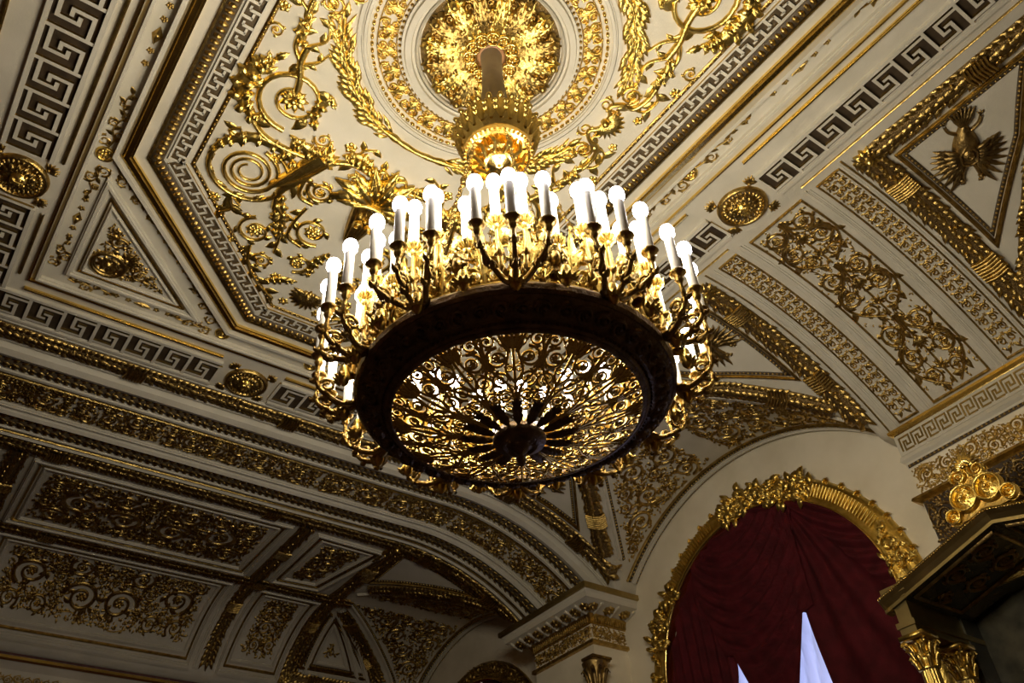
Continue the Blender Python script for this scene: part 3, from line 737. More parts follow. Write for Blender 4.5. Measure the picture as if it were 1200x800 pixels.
def vase_relief(x, y, rz, label):
    org = (x, y, H); t = thing('vase_relief', label, 'relief', org, None, rz)
    g = G(); tt = np.linspace(0, 1, 10); g.strip(np.stack([0*tt, -.85+.95*tt], 1), .10+.24*tt**.8, .10+.14*tt, P_HALF)
    for k in range(7):
        f = (k-3)/3; g.strip([(f*.09, -.84), (f*.18, -.45), (f*.29, .08)], [.02, .03, .04], [.05, .06, .07], P_HALF, h0=.10*sqrt(max(0, 1-f*f*.9))+.06)
    part(g, 'fluted_bell', OLDG, t, mp_flat)
    g = G(); g.strip(catmull([(-.38, .06), (-.2, .16), (0, .19), (.2, .16), (.38, .06)]), .05, .3); part(g, 'rim', GOLD, t, mp_flat)
    g = G(); g.shell(0, -.18, pi/2, .26, .12, 7, 2.6); g.spiral(-.12, -.25, .09, 0, 1, 1.4, .2, .1, 2, h0=.14); g.spiral(.12, -.25, .09, pi, -1, 1.4, .2, .1, 2, h0=.14)
    part(g, 'shell_boss', GOLD, t, lambda u, v, h: np.stack([u, v, -h-.12], 1))
    for k in range(9):
        b = (k-4)*.42; L = .78-.05*abs(k-4)+(.12 if k in (0, 1, 7, 8) else 0); g = G()
        a = pi/2-b; g.leaf(.12*cos(a), .16+.10*sin(a), a, L, .15, .20, bend=-b*.25, n=11, h0=.05); g.leaf(.12*cos(a), .16+.10*sin(a), a, L*.8, .05, .12, bend=-b*.25, n=8, h0=.18)
        part(g, 'leaf', GOLD, t, mp_flat)
    g = G()
    for k in range(11):
        b = (k-5)*.36; a = pi/2-b; g.dome(.32*cos(a), .2+.30*sin(a), .07, .12, 7, h0=.14); g.leaf(.3*cos(a), .2+.3*sin(a), a+.4, .22, .06, .12, n=5, h0=.14)
    part(g, 'flower_cluster', GOLD, t, mp_flat)
    for sd in (1, -1):
        g = G(); g.spiral(sd*.52, .42, .13, 0, sd, 1.4, .17, .08, 5); g.stem([(sd*.1, .35), (sd*.3, .62), (sd*.22, .85), (sd*.06, .78)], .05, .025, .08, leaves=4)
        g.rosette(sd*.44, -.05, .11, .1, 7); part(g, 'curl', GOLD, t, mp_flat)
    return t
vase_relief(CX-.05, CY+3.72, pi, 'large gilded bell-shaped vase relief bursting with leaves, left of the chandelier chains')

# ------------------------------------------------------------------ coves: lunette bays with ribs, triangles and severies
def groin_xy(cy, d, side, over=0.):
    z = H-LR+np.sqrt(LR*LR-np.asarray(d, float)**2); s = np.sqrt(np.maximum(RC*RC-(z-H+RC)**2, 0))
    return s
def bay(cy, side, ends=(1, -1), vis=True, hw=4.2, leafm=(OLDG, DARKG), label=None):
    X = (lambda s: XR+s) if side > 0 else (lambda s: XL-s)
    # white field line and leaf band along the ceiling edge
    leafband([(X(.28), cy-3.95), (X(.28), cy+3.95)], .42, .16, 'laurel_band', leafm, ties=2)
    for e in ends:
        yb = cy+e*(hw-.08)
        # rib beside the transverse band
        leafband([(X(.1), yb), (X(4.6), yb)], .44, .17, 'laurel_band', leafm, ties=2)
        g = G(); g.rosette(X(.28), yb, .26, .22, 10); g.dome(X(.28), yb, .1, .26); cpart(g, 'corner_flower', GOLD)
        # groin leaf band, lying on the cove side of the groin
        d = np.linspace(.9, hw-.35, 14); s = groin_xy(cy, d, side)
        P = np.array([(X(a-.14), cy+e*b) for a, b in zip(s, d)])
        leafband(P, .40, .16, 'groin_band', leafm, ties=2)
        # triangle between the three bands
        d2 = np.linspace(1.35, hw-.95, 6); s2 = groin_xy(cy, d2, side)
        hyp = [(X(a-.50), cy+e*b) for a, b in zip(s2, d2)]
        k = [i for i in range(len(hyp)) if (hyp[i][0]-X(.62))*side > .15]
        hyp = [hyp[i] for i in k]
        yl = cy+e*(hw-.42)
        T = [(X(.62), yl), (X(.62), hyp[0][1])]+hyp+[(X(abs(hyp[-1][0]-X(0))+.18), yl)]
        T = np.array(T); T2 = T
        # simplified triangle
        tri = np.array([(X(.66), yl), (X(.66), cy+e*1.15), (X(3.28), yl)])
        tri = np.array([(X(.66), yl), (X(.66), cy+e*1.3), (X(1.9), cy+e*2.25), (X(3.25), yl)])
        frame(tri, .07, .07, OLDG, 'gilt_moulding'); beads(inset_poly(tri, .09), .028, .085, .05, OLDG, 'bead_moulding', BROWN, .07, True)
        # severy ornament between groin and wall arch
        d3 = np.linspace(.3, hw-.45, 9); s3 = groin_xy(cy, d3, side)
        band([(X(a+.45), cy+e*b) for a, b in zip(s3, d3)], .10, .06, CREAM, 'moulding')
        lim = 5.02
        pts = [(X(a+.72), cy+e*b) for a, b in zip(s3, d3) if a+.72 < lim-.1]
        if len(pts) > 2:
            beads([(X(a+.58), cy+e*b) for a, b in zip(s3, d3) if a+.58 < lim], .03, .09, .05, OLDG, 'bead_moulding', BROWN, .07)
            Pg = pts+[(X(lim), cy+e*(d3[len(pts)-1]+.0)), (X(lim), cy+e*.3)]
            fill(Pg, .36, .06, 'severy_scrollwork', OLDG, h=.06, seed=11+int(e), tries=900)
    wy = hw-.05
    band([(X(5.12), cy-wy), (X(5.12), cy+wy)], .05, .07, OLDG, 'gilt_fillet', prof=P_HALF)
    beads([(X(5.22), y) for y in np.linspace(cy-wy, cy+wy, 20)], .03, .09, .06, OLDG, 'bead_moulding', BROWN, .07)
    band([(X(5.36), cy-wy), (X(5.36), cy+wy)], .12, .08, CREAM, 'moulding')
    beads([(X(5.45), y) for y in np.linspace(cy-wy, cy+wy, 20)], .022, .07, .06, OLDG, 'bead_moulding', BROWN, .05)
bay(11.7, 1)
bay(-0.54, 1, ends=(1,))
for x, y, rz, lab in ((12.22, 2.42, -pi/2+.5, 'gilded winged figure relief in the triangular panel at the upper right'),
                      (12.05, 8.72, -pi/2-.5, 'gilded winged relief in the triangular panel right of the chandelier arms'),
                      (12.15, 14.7, -pi/2+.5, 'small gilded winged relief in the triangle below the chandelier ring')):
    eagle_relief(x, y, rz, .70, lab, mat=RELIEFG, name='winged_relief')
# transverse rib between the windows (right cove): three ornament strips
YR = CY-.08
for y0, y1 in ((6.50, 6.94), (4.02, 4.50)):
    P = [(XR+.05, y0), (XR+4.85, y0), (XR+4.85, y1), (XR+.05, y1)]
    frame(P, .035, .05, OLDG, 'gilt_fillet')
    g = G(); g.poly(P, .008); cpart(g, 'strip_ground', DARKG if 0 else CREAM)
    g = G(); nn = 24; ym = (y0+y1)/2
    for k in range(nn):
        u = XR+.15+k*4.65/nn; dd = 1 if k % 2 else -1
        for sy in (1, -1):
            g.spiral(u, ym+sy*.10, .085, sy*pi/2*dd, sy*dd, 1.4, .2, .05, 2, eye=False); g.leaf(u+.1, ym+sy*.03, sy*.9, .16, .04, .045, bend=-sy*.5, n=5); g.leaf(u+.09, ym+sy*.17, -sy*.6, .10, .03, .04, n=4)
            g.dome(u+.1, ym+sy*.18, .025, .035, 5)
        g.rosette(u+.1, ym, .045, .05, 5)
    cpart(g, 'scroll_band', OLDG, True)
P = [(XR+.05, 4.88), (XR+4.85, 4.88), (XR+4.85, 6.12), (XR+.05, 6.12)]
frame(P, .04, .05, OLDG, 'gilt_fillet')
for k in range(3):
    u0 = XR+.15+k*1.56
    for sy in (1, -1):
        for (u, v, r, a0, d) in ((.30, .30, .24, 0, 1), (.82, .33, .25, pi, -1), (1.28, .24, .17, pi/2, 1)):
            g = G(); g.spiral(u0+u, YR+sy*v, r, a0*sy+.3, d*sy, 1.6, .12, .055, 5); cpart(g, 'acanthus_scroll', OLDG)
        g = G(); g.stem([(u0, YR+sy*.04), (u0+.3, YR+sy*.06), (u0+.55, YR+sy*.3), (u0+.85, YR+sy*.55), (u0+1.2, YR+sy*.46), (u0+1.5, YR+sy*.1)], .03, .025, .05, leaves=10, lw=1.2); cpart(g, 'scroll_stem', OLDG)
    g = G(); g.shell(u0+.55, YR, 0, .26, .07, 7, 1.8); g.shell(u0+1.2, YR, pi, .2, .06, 5, 2.2); g.stem([(u0, YR), (u0+.8, YR), (u0+1.5, YR)], .025, .02, .05, leaves=8); cpart(g, 'palmette', OLDG)
fill(P, .08, .05, 'scrollwork', OLDG, h=.035, seed=3, mirror=('v', YR), tries=22, loose=.12)
for y in (7.24, 6.3, 4.70, 3.90): band([(XR-.05, y), (XR+4.9, y)], .03, .03, OLDG if y > 7 or y < 4 else CREAM, 'fillet', prof=P_BOX)
for y in (7.12, 6.32, 4.70, 4.0): band([(XR, y), (XR+4.9, y)], .16, .02, CREAM, 'moulding', prof=P_STEP)
band([(XR-.18, CY-9.9), (XR-.18, CY-.9)], .035, .04, OLDG, 'gilt_fillet', prof=P_HALF)
band([(XR-.18, CY+.9), (XR-.18, CY+9.9)], .035, .04, OLDG, 'gilt_fillet', prof=P_HALF)
# left cove edge seen at the upper left corner
leafband([(XL-.3, CY-8), (XL-.3, CY+9)], .42, .16, 'laurel_band')
band([(XL+.02, CY-9), (XL+.02, CY+9.8)], .06, .06, OLDG, 'gilt_moulding')

# ------------------------------------------------------------------ transverse arch between the two bays
AX0, AX1 = -6.4, 15.6
def arow(y): return [(AX0, y), (AX1, y)]
leafband([(AX0, 15.93), (11.1, 15.93)], .40, .16, 'laurel_band', ties=5)
band(arow(15.66), .06, .05, CREAM, 'moulding'); band(arow(16.23), .10, .07, CREAM, 'moulding')
band(arow(16.52), .40, .20, CREAM, 'torus', prof=P_HALF, label='plain rounded cream torus of the arch')
leafband(arow(16.97), .30, .12, 'leaf_moulding', (OLDG, BROWN), sp=.17, rnd=0)
band(arow(17.23), .16, .10, CREAM, 'moulding'); band(arow(17.36), .03, .11, OLDG, 'gilt_fillet', prof=P_HALF)
for k in range(11):
    a_ = AX0+k*2.0; fill([(a_, 17.45), (a_+2.0, 17.45), (a_+2.0, 18.42), (a_, 18.42)], .25, .055, 'frieze_scrollwork', OLDG, h=.06, seed=40+k, tries=400, mirror=('u', a_+1.0) if k % 2 else None)
band(arow(18.52), .10, .09, CREAM, 'moulding'); band(arow(18.70), .22, .16, CREAM, 'torus', prof=P_HALF)
leafband(arow(19.08), .34, .12, 'leaf_moulding', (OLDG, BROWN), sp=.18, rnd=0)
band(arow(19.34), .10, .10, CREAM, 'moulding'); band(arow(19.46), .03, .11, OLDG, 'gilt_fillet', prof=P_HALF); band(arow(19.60), .12, .12, CREAM, 'torus', prof=P_HALF)
leafband([(AX0, 19.98), (AX1-.2, 19.98)], .40, .15, 'laurel_band', ties=4)

# ------------------------------------------------------------------ far bay
def panel(P, seed, rmax=.34, big=(), mirror=None):
    frame(P, .12, .10); frame(P, .05, .07, OLDG, 'gilt_moulding', inset=.14); frame(P, .08, .07, CREAM, 'panel_frame', inset=.26)
    fill(inset_poly(P, .40), rmax, .07, 'panel_scrollwork', OLDG, h=.07, seed=seed, big=big, mirror=mirror, tries=900)
panel([(1.45, 20.45), (8.0, 20.45), (8.0, 23.75), (1.45, 23.75)], 21, .5, mirror=('u', 4.72))
panel([(8.85, 20.5), (11.0, 20.6), (10.35, 23.65), (8.85, 23.75)], 22, .3)
panel([(-5.4, 20.45), (.6, 20.45), (.6, 23.75), (-5.4, 23.75)], 23, .45)
leafband([(AX0, 24.08), (11.6, 24.08)], .40, .15, 'laurel_band', ties=3)
leafband([(8.42, 20.2), (8.42, 27.3)], .40, .15, 'laurel_band', ties=2)
leafband([(1.02, 20.2), (1.02, 27.3)], .40, .15, 'laurel_band', ties=2)
leafband([(11.35, 20.2), (11.0, 24.0)], .36, .14, 'laurel_band', ties=1)
panel([(1.5, 24.5), (7.9, 24.5), (7.9, 27.4), (1.5, 27.4)], 24, .5, mirror=('u', 4.72))
panel([(8.85, 24.5), (10.8, 24.5), (10.8, 27.4), (8.85, 27.4)], 25, .28)
leafband([(11.15, 24.3), (11.25, 27.3)], .36, .14, 'laurel_band')
panel([(11.6, 24.9), (13.6, 27.1), (11.65, 27.1)], 26, .2)
band([(8.15, 24.3), (8.15, 27.4)], .2, .06, CREAM, 'moulding'); band([(11.55, 24.6), (14.2, 27.3)], .2, .08, CREAM, 'moulding')
bay(23.7, 1, hw=3.75)

# ------------------------------------------------------------------ cornices
def extrude(path, prof, closed=False, m=0, g=None):
    """path in plan, prof list of (outwards, z); outwards is to the left of travel"""
    p = np.asarray(path, float); d = np.diff(p, axis=0); d = d/np.hypot(*d.T)[:, None]
    n = np.stack([-d[:, 1], d[:, 0]], 1); n1 = np.vstack([n[:1], n]); n2 = np.vstack([n, n[-1:]]); N = (n1+n2)/(1+(n1*n2).sum(1))[:, None]
    pr = np.asarray(prof, float); c = len(pr)
    V = np.concatenate([p[:, None]+N[:, None]*pr[None, :, 0, None], np.broadcast_to(pr[None, :, 1, None], (len(p), c, 1))], 2).reshape(-1, 3)
    I, J = np.meshgrid(np.arange(len(p)-1), np.arange(c-1), indexing='ij')
    g = g or G(); g.add(V, np.stack([I*c+J, (I+1)*c+J, (I+1)*c+J+1, I*c+J+1], -1).reshape(-1, 4), None, m); return g
# pier of the transverse arch
PW = [(WX+.3, 16.6), (15.1, 16.6), (15.1, 19.1), (WX+.3, 19.1)]
PWr = PW[::-1]
def wp(g, name, mats, parent, mp=None, smooth=False, stuff=False): return part(g, name, mats, parent, mp, smooth, stuff)
g = extrude(PWr[::-1], [(0, FLOORZ), (0, 9.3)], g=None)
# travel PW: from wall outwards along y=16.6 towards -x, then +y: left of travel (-x) is -y, left of +y is -x
PIER = struct(part(g, 'wall_pier', WALLM, None, smooth=False), 'square pier carrying the transverse arch, with carved gilded cornice', 'pier')
g = extrude(PW, [(0, 9.44), (.12, 9.46), (.55, 9.60), (.60, 9.61), (.62, 9.74), (.66, 9.80), (.70, 9.82), (.70, 9.93), (0, 9.95), (-.6, 10.0)])
TR1 = struct(part(g, 'trim_1', CREAM, None, smooth=False), 'projecting cream cornice on the arch pier with gilded rosettes between brackets', 'cornice')
g = extrude(PW, [(.67, 9.80), (.73, 9.82), (.73, 9.95), (.66, 9.97)]); wp(g, 'gilt_moulding', SATIN, TR1)
g = extrude(PW, [(0, 8.64), (.09, 8.66), (.09, 8.75), (0, 8.79)]); wp(g, 'gilt_moulding', OLDG, TR1)
g = extrude(PW, [(.01, 9.19), (.04, 9.2), (.06, 9.3), (.13, 9.44), (.02, 9.46)]); wp(g, 'moulding', OLDG, TR1)
mB = mp_plane((0, 16.6, 0), (1, 0, 0), (0, 0, 1), (0, -1, 0)); mA = mp_plane((15.1, 0, 0), (0, 1, 0), (0, 0, 1), (-1, 0, 0))
for mpx, (u0, u1) in ((mB, (15.1, 16.3)), (mA, (16.6, 19.1))):
    fill([(u0+.01, 8.80), (u1-.01, 8.80), (u1-.01, 9.18), (u0+.01, 9.18)], .13, .035, 'frieze_scrollwork', OLDG, mpx, .05, 14, tries=400, parent=TR1)
    g = G()
    for k in range(int((u1-u0)/.085)):
        g.strip([(u0+(k+.5)*.085, 9.22), (u0+(k+.5)*.085, 9.42)], .030, .12, P_HALF)
    cpart(g, 'gadroon_row', OLDG, True, mpx, TR1)
    # slanting underside: brackets and rosettes
    n = int(round((u1-u0)/.40)) if u1 < 18 else 8
    for k in range(n):
        ext = .0 if mpx is mB else 0.
        u = u0+(k+.5)*(u1-u0+.5)/n-.45 if mpx is mB else u0-.42+(k+.5)*(u1-u0+.84)/n
        o = G(); o.box((-.055, -.22, -.02), (.055, .22, .10)); 
        sl = math.atan2(.14, .43)
        ax = np.array([1., 0, 0]) if mpx is mB else np.array([0, 1., 0]); out = np.array([0, -1., 0]) if mpx is mB else np.array([-1., 0, 0])
        base = (np.array([u, 16.6, 9.52]) if mpx is mB else np.array([15.1, u, 9.52]))+out*.32
        vv = out*cos(sl)+np.array([0, 0, sin(sl)]); nn = out*sin(sl)-np.array([0, 0, cos(sl)])
        mq = mp_plane(base, ax, vv, nn)
        q = G(); q.dome(0, .0, .15, .06, 10); q.rosette(0, 0, .17, .12, 7); cpart(q, 'soffit_rosette', OLDG, mp=mq, parent=TR1)
        q = G(); q.box((.165, -.20, -.02), (.215, .22, .06)); cpart(q, 'bracket', CREAM, mp=mq, parent=TR1, smooth=False)
# gilded capital below the pier frieze
CAPT = thing('pilaster_capital', 'dark gilded capital at the foot of the arch pier cornice', 'capital', (14.93, 16.45, 7.86))
g = G(); g.box((-.34, -.34, .22), (.30, .12, .28)); g.box((-.30, -.30, .18), (.28, .1, .22)); g.box((-.05, -.05, .28), (.05, .05, .38)); part(g, 'abacus', RELIEFG, CAPT, smooth=False)
g = G(); g.lathe([(.16, -.7), (.16, -.45), (.20, -.42), (.18, -.38), (.24, -.1), (.34, .18)], 20); part(g, 'bell', RELIEFG, CAPT)
for k in range(10):
    a = k*pi/5; g = G(); g.tube([(.17*cos(a), .17*sin(a), -.4), (.22*cos(a), .22*sin(a), -.15), (.32*cos(a), .32*sin(a), .02), (.37*cos(a), .37*sin(a), -.06)], [.05, .065, .05, .02]); part(g, 'acanthus_leaf', RELIEFG, CAPT)
# rib pier between the windows
RP = [(WX+.2, 3.93), (15.75, 3.93), (15.75, 7.2), (WX+.2, 7.2)]
NY0, NY1, NZ = 3.75, 7.38, 6.28
g = G()
for a, b in zip(RP[:-1], RP[1:]): g.add([(*a, NZ), (*b, NZ), (*b, 9.9), (*a, 9.9)], [[0, 1, 2, 3]])
RPO = struct(part(g, 'wall_pier', WALLM, None, smooth=False), 'pier between the tall windows above the gilded canopy', 'pier')
g = extrude(RP, [(-.3, 9.98), (.10, 9.96), (.10, 9.90), (.02, 9.86), (.0, 9.80)]); TR2 = struct(part(g, 'trim_2', BRIGHTG, None, smooth=False), 'bright gilded moulding and Greek key fascia on the pier above the canopy', 'cornice')
mF = mp_plane((15.75, 0, 0), (0, 1, 0), (0, 0, 1), (-1, 0, 0)); mS = mp_plane((0, 7.2, 0), (1, 0, 0), (0, 0, 1), (0, 1, 0))
g = extrude(RP, [(.03, 9.83), (.03, 9.36), (.0, 9.36)]); wp(g, 'fascia', CREAM, TR2)
g = G(); n = 11; y0, y1 = 3.98, 7.15; P = (y1-y0)/n
for k in range(n):
    g.strip(np.array([(y1-(k+a)*P, 9.44+b*.30) for a, b in ((.05, 0), (.05, 1), (.80, 1), (.80, .35), (.5, .35), (.5, .65), (.30, .65), (.30, .0), (.95, .0))]), .018, .045, P_BOX)
cpart(g, 'painted_key', SATIN, True, mF, TR2, smooth=False)
g = extrude(RP, [(.0, 9.36), (.05, 9.34), (.08, 9.24), (.02, 9.18), (.0, 9.05)]); wp(g, 'moulding', CREAM, TR2)
beads([(3.95, 9.1), (7.18, 9.1)], .03, .095, .05, OLDG, 'bead_moulding', BROWN, .07, mp=mF, parent=TR2)
fill([(3.95, 8.45), (7.18, 8.45), (7.18, 9.02), (3.95, 9.02)], .16, .04, 'frieze_scrollwork', OLDG, mF, .05, 4, tries=500, parent=TR2)
g = extrude(RP, [(0, 8.40), (.12, 8.40), (.14, 8.34), (.05, 8.30), (0, 8.25)]); wp(g, 'gilt_moulding', OLDG, TR2)
g = G(); g.poly([(3.95, 7.0), (7.18, 7.0), (7.18, 8.28), (3.95, 8.28)], .02); cpart(g, 'panel_ground', DEEP, mp=mF, parent=TR2)
fill([(3.95, 7.0), (7.18, 7.0), (7.18, 8.28), (3.95, 8.28)], .3, .06, 'panel_scrollwork', RELIEFG, mF, .10, 9, tries=300, parent=TR2)
# far wall cornice
g = extrude([(WXL, YF), (WX, YF)][::-1], [(.35, 9.90), (.33, 9.80), (.28, 9.76), (.10, 9.6), (.08, 9.2), (0, 9.15)]); TR3 = struct(part(g, 'trim_3', CREAM, None, smooth=False), 'cornice along the dark far wall with a thin gold line', 'cornice')
g = extrude([(WXL, YF-.33), (WX, YF-.33)][::-1], [(0, 9.90), (.07, 9.88), (.07, 9.80), (0, 9.76)]); wp(g, 'gilt_fillet', BRIGHTG, TR3)
scroll_band((-6, 9.35), (16, 9.35), .35, 'frieze_scroll', OLDG, mp_plane((0, YF-.1, 0), (1, 0, 0), (0, 0, 1), (0, -1, 0)), h=.05, per=.5, parent=TR3)

# ------------------------------------------------------------------ window surrounds
def mp_arch(yc, zc, R, x=WX):
    def f(s, t, h):
        a = s/R; aa = np.clip(a, 0, pi); ex = np.where(a < 0, a*R, np.where(a > pi, -(a-pi)*R, 0.))
        y = yc+(R+t)*np.cos(aa); z = zc+(R+t)*np.sin(aa)+ex
        return np.stack([x-h, y, z], 1)
    return f
def surround(yc, zc, r, num, label, parts=True, mat=GOLD):
    R = r+.30; mpa = mp_arch(yc, zc, R)
    L0, L1 = -3.5, pi*R+3.5
    g = G(); ss = np.linspace(L0, L1, 90)
    prof = [(1, 0), (1, .35), (.8, .55), (.45, .9), (.1, .8), (-.4, .75), (-.7, 1.0), (-.9, .95), (-1, 0)]
    g.strip(np.stack([ss, 0*ss], 1), .30, .26, prof)
    o = struct(part(g, f'window_{num}', mat, None, mpa), label, 'window')
    g = G(); g.strip(np.stack([ss, 0*ss-.27], 1), .035, .3, P_HALF); cpart(g, 'inner_bead', BRIGHTG, mp=mpa, parent=o)
    if not parts: 
        fill([(0, -.2), (pi*R, -.2), (pi*R, .25), (0, .25)], .12, .05, 'carving', mat, mpa, .3, 5, tries=300, parent=o)
        return o
    # fluted stretches
    for (a, b) in ((.20, .42), (.70, .86)):
        g = G()
        for s_ in np.arange(a*pi*R, b*pi*R, .09): g.strip([(s_, -.12), (s_, .17)], .025, .05, P_HALF, h0=.21)
        cpart(g, 'fluting', mat, True, mpa, o)
    # carved clusters
    rs = random.Random(3)
    def cluster(a, b, dens, big):
        g = G()
        s0, s1 = a*pi*R, b*pi*R
        for k in range(int((s1-s0)*dens)):
            s_ = rs.uniform(s0, s1); t_ = rs.uniform(-.28, .30); g.leaf(s_, t_, rs.uniform(0, 6.28), big*rs.uniform(.7, 1.3), big*.28, .12, bend=rs.uniform(-1, 1), n=6, h0=.20+.1*rs.random())
            if k % 3 == 0: g.dome(s_, t_, big*.22, .12, 6, h0=.26)
            if k % 5 == 0: g.spiral(s_, t_*.7, big*.45, rs.uniform(0, 6), rs.choice((1, -1)), 1.5, .2, .09, 2, h0=.24)
        cpart(g, 'carved_cluster', mat, mp=mpa, parent=o)
    cluster(.455, .70, 42, .26); cluster(.10, .24, 22, .26); cluster(.86, 1.12, 14, .2); cluster(-.1, .10, 14, .2)
    g = G(); s_ = .60*pi*R; g.shell(s_, -.1, pi/2, .5, .2, 9, 3.2); g.rosette(s_, -.05, .22, .35, 8); cpart(g, 'shell_crest', BRIGHTG, mp=mpa, parent=o)
    g = G(); s_ = .16*pi*R; g.leaf(s_, -.2, pi*.55, .6, .16, .3, n=9, h0=.15); g.leaf(s_-.1, -.2, pi*.25, .5, .14, .25, bend=.8, n=8, h0=.15); g.leaf(s_+.1, -.2, pi*.8, .5, .12, .25, bend=-.6, n=8, h0=.15); cpart(g, 'acanthus_leaf', BRIGHTG, mp=mpa, parent=o)
    # scrolling outline
    g = G()
    for s_ in np.arange(.02*pi*R, .98*pi*R, .42):
        if .44 < s_/(pi*R) < .7: continue
        g.spiral(s_, .27, .10, pi/2, 1, 1.3, .22, .12, 2, h0=.05, eye=False)
    for s_ in list(np.arange(pi*R+.1, pi*R+3.3, .45))+list(np.arange(-3.2, 0, .45)): g.spiral(s_, .25, .13, pi/2, 1, 1.4, .2, .2, 3, h0=.05); g.leaf(s_, .05, 0, .4, .09, .12, n=7, h0=.18)
    cpart(g, 'scroll_edging', mat, mp=mpa, parent=o)
    return o
surround(11.8, 7.0, 3.33, 1, 'tall arched window opening in a richly carved gilded surround, red curtain inside')
surround(23.7, 7.0, 3.0, 2, 'dark gilded window arch of the far bay just above the bottom edge', False, OLDG)

# ------------------------------------------------------------------ curtains
def drape(parent, yl, yr, z0, z1, x, disp, clip, name='drape', label=None, nz=90, ny=60, mat=VELVET):
    g = G(); zs = np.linspace(z0, z1, nz); V = []
    for z in zs:
        R = clip[2]; hy = sqrt(max(0.0004, R*R-max(0, z-clip[1])**2)); a = min(max(yl(z), clip[0]-hy), clip[0]+hy); b = min(max(yr(z), clip[0]-hy), clip[0]+hy)
        y = np.linspace(a, b, ny); V.append(np.stack([x-disp(y, z), y, np.full(ny, z)], 1))
    V = np.array(V).reshape(-1, 3); I, J = np.meshgrid(np.arange(nz-1), np.arange(ny-1), indexing='ij'); c = ny
    g.add(V, np.stack([I*c+J, (I+1)*c+J, (I+1)*c+J+1, I*c+J+1], -1).reshape(-1, 4))
    o = part(g, name, mat, parent)
    if label: o['label'] = label
    return o
CL = (11.8, 7.0, 3.345)
CUR = thing('curtain', 'deep crimson velvet curtain gathered and draped inside the gilded arched window', 'curtain')
drape(CUR, lambda z: 13.0 if z > 7.3 else 12.98+(7.3-z)*.2, lambda z: 16, FLOORZ+.2, 10.40, 16.24, lambda y, z: .06*np.sin(y*22+.3*np.sin(z))+.03*np.sin(y*9+z*.4), CL)
def swag(y, z):
    # hanging U folds slung between the centre gather and the left shoulder
    t = np.clip((y-10.5)/3.2, 0, 1); sag = 2.2*t*(1-t)*2; ph = (z+sag*1.1-(9.7-10.1)*t)
    amp = .085*np.clip((y-10.45)*1.2, .15, 1)
    yl_ = (13.7 if z > 9 else 13.7-(9-z)*.31) if z > 7.3 else 12.98-(7.3-z)*.37; yr_ = 10.5 if z > 7.54 else 10.80+(7.54-z)*.41
    amp = amp*np.clip((yl_-y)*3, 0, 1)*(1 if z > 7.6 else np.clip((y-yr_)*5, 0, 1))
    return .10+amp*(np.sin(ph*15+1.2*np.sin(y*1.5))+.35*np.sin(ph*31))+amp*.5*np.sin((y-10.5)*26)*np.exp(-(y-10.5)*2.2)
drape(CUR, lambda z: 10.5 if z > 7.54 else 10.80+(7.54-z)*.41-.02*0, lambda z: (13.7 if z > 9 else 13.7-(9-z)*.31) if z > 7.3 else 12.98-(7.3-z)*.37, 4.2, 10.40, 16.20, swag, CL, 'swag')
def right(y, z):
    a = np.arctan2(10.5-z, 10.75-y+.001); r = np.hypot(10.5-z, 10.75-y)
    return .10+.07*np.sin(a*34+.6*np.sin(r*1.3))*np.clip(r*.5, .2, 1)
drape(CUR, lambda z: 8, lambda z: 11.0 if z > 7.54 else 10.80-(7.54-z)*.12, FLOORZ+.2, 10.40, 16.28, right, CL, 'drape')
def sw2(y, z):
    t = np.clip((10.5-y)/2.2, 0, 1); ph = z+1.5*t*(1-t)+1.5*t; return .2+.06*np.sin(ph*17)
g = G()
drape(CUR, lambda z: 8.2, lambda z: 10.5-max(0, 10.1-z)*.62, 7.3, 10.2, 16.26, sw2, CL, 'swag')
# central pleats under the gather
drape(CUR, lambda z: 10.25+.75*(10.34-z)/2.9, lambda z: 10.95+.08*(10.34-z)/2.9, 7.46, 10.34, 16.18, lambda y, z: (.05*np.sin(y*52)+.05)*np.clip((z-7.46)*.6, 0, 1), CL, 'pleats')
sh = G(); zs = np.linspace(FLOORZ+.2, 9.9, 60); ys = np.linspace(9.2, 14.4, 80); Z, Y = np.meshgrid(zs, ys, indexing='ij'); X = 16.70-.09*np.sin(Y*19+.9*np.sin(Z*1.7)+Z*1.6)-.03*np.sin(Y*41-Z*3)
I, J = np.meshgrid(np.arange(59), np.arange(79), indexing='ij'); sh.add(np.stack([X, Y, Z], -1).reshape(-1, 3), np.stack([I*80+J, (I+1)*80+J, (I+1)*80+J+1, I*80+J+1], -1).reshape(-1, 4))
o = part(sh, 'sheer_curtain', SHEER, None); o['label'] = 'bluish white sheer curtain glowing in the gaps of the red curtain'; o['category'] = 'curtain'
CU2 = thing('curtain', 'shadowed dark curtain in the far bay window behind the arch pier', 'curtain')
drape(CU2, lambda z: 20, lambda z: 27, FLOORZ+.2, 9.98, 16.26, lambda y, z: .07*np.sin(y*18), (23.7, 7.0, 3.05))

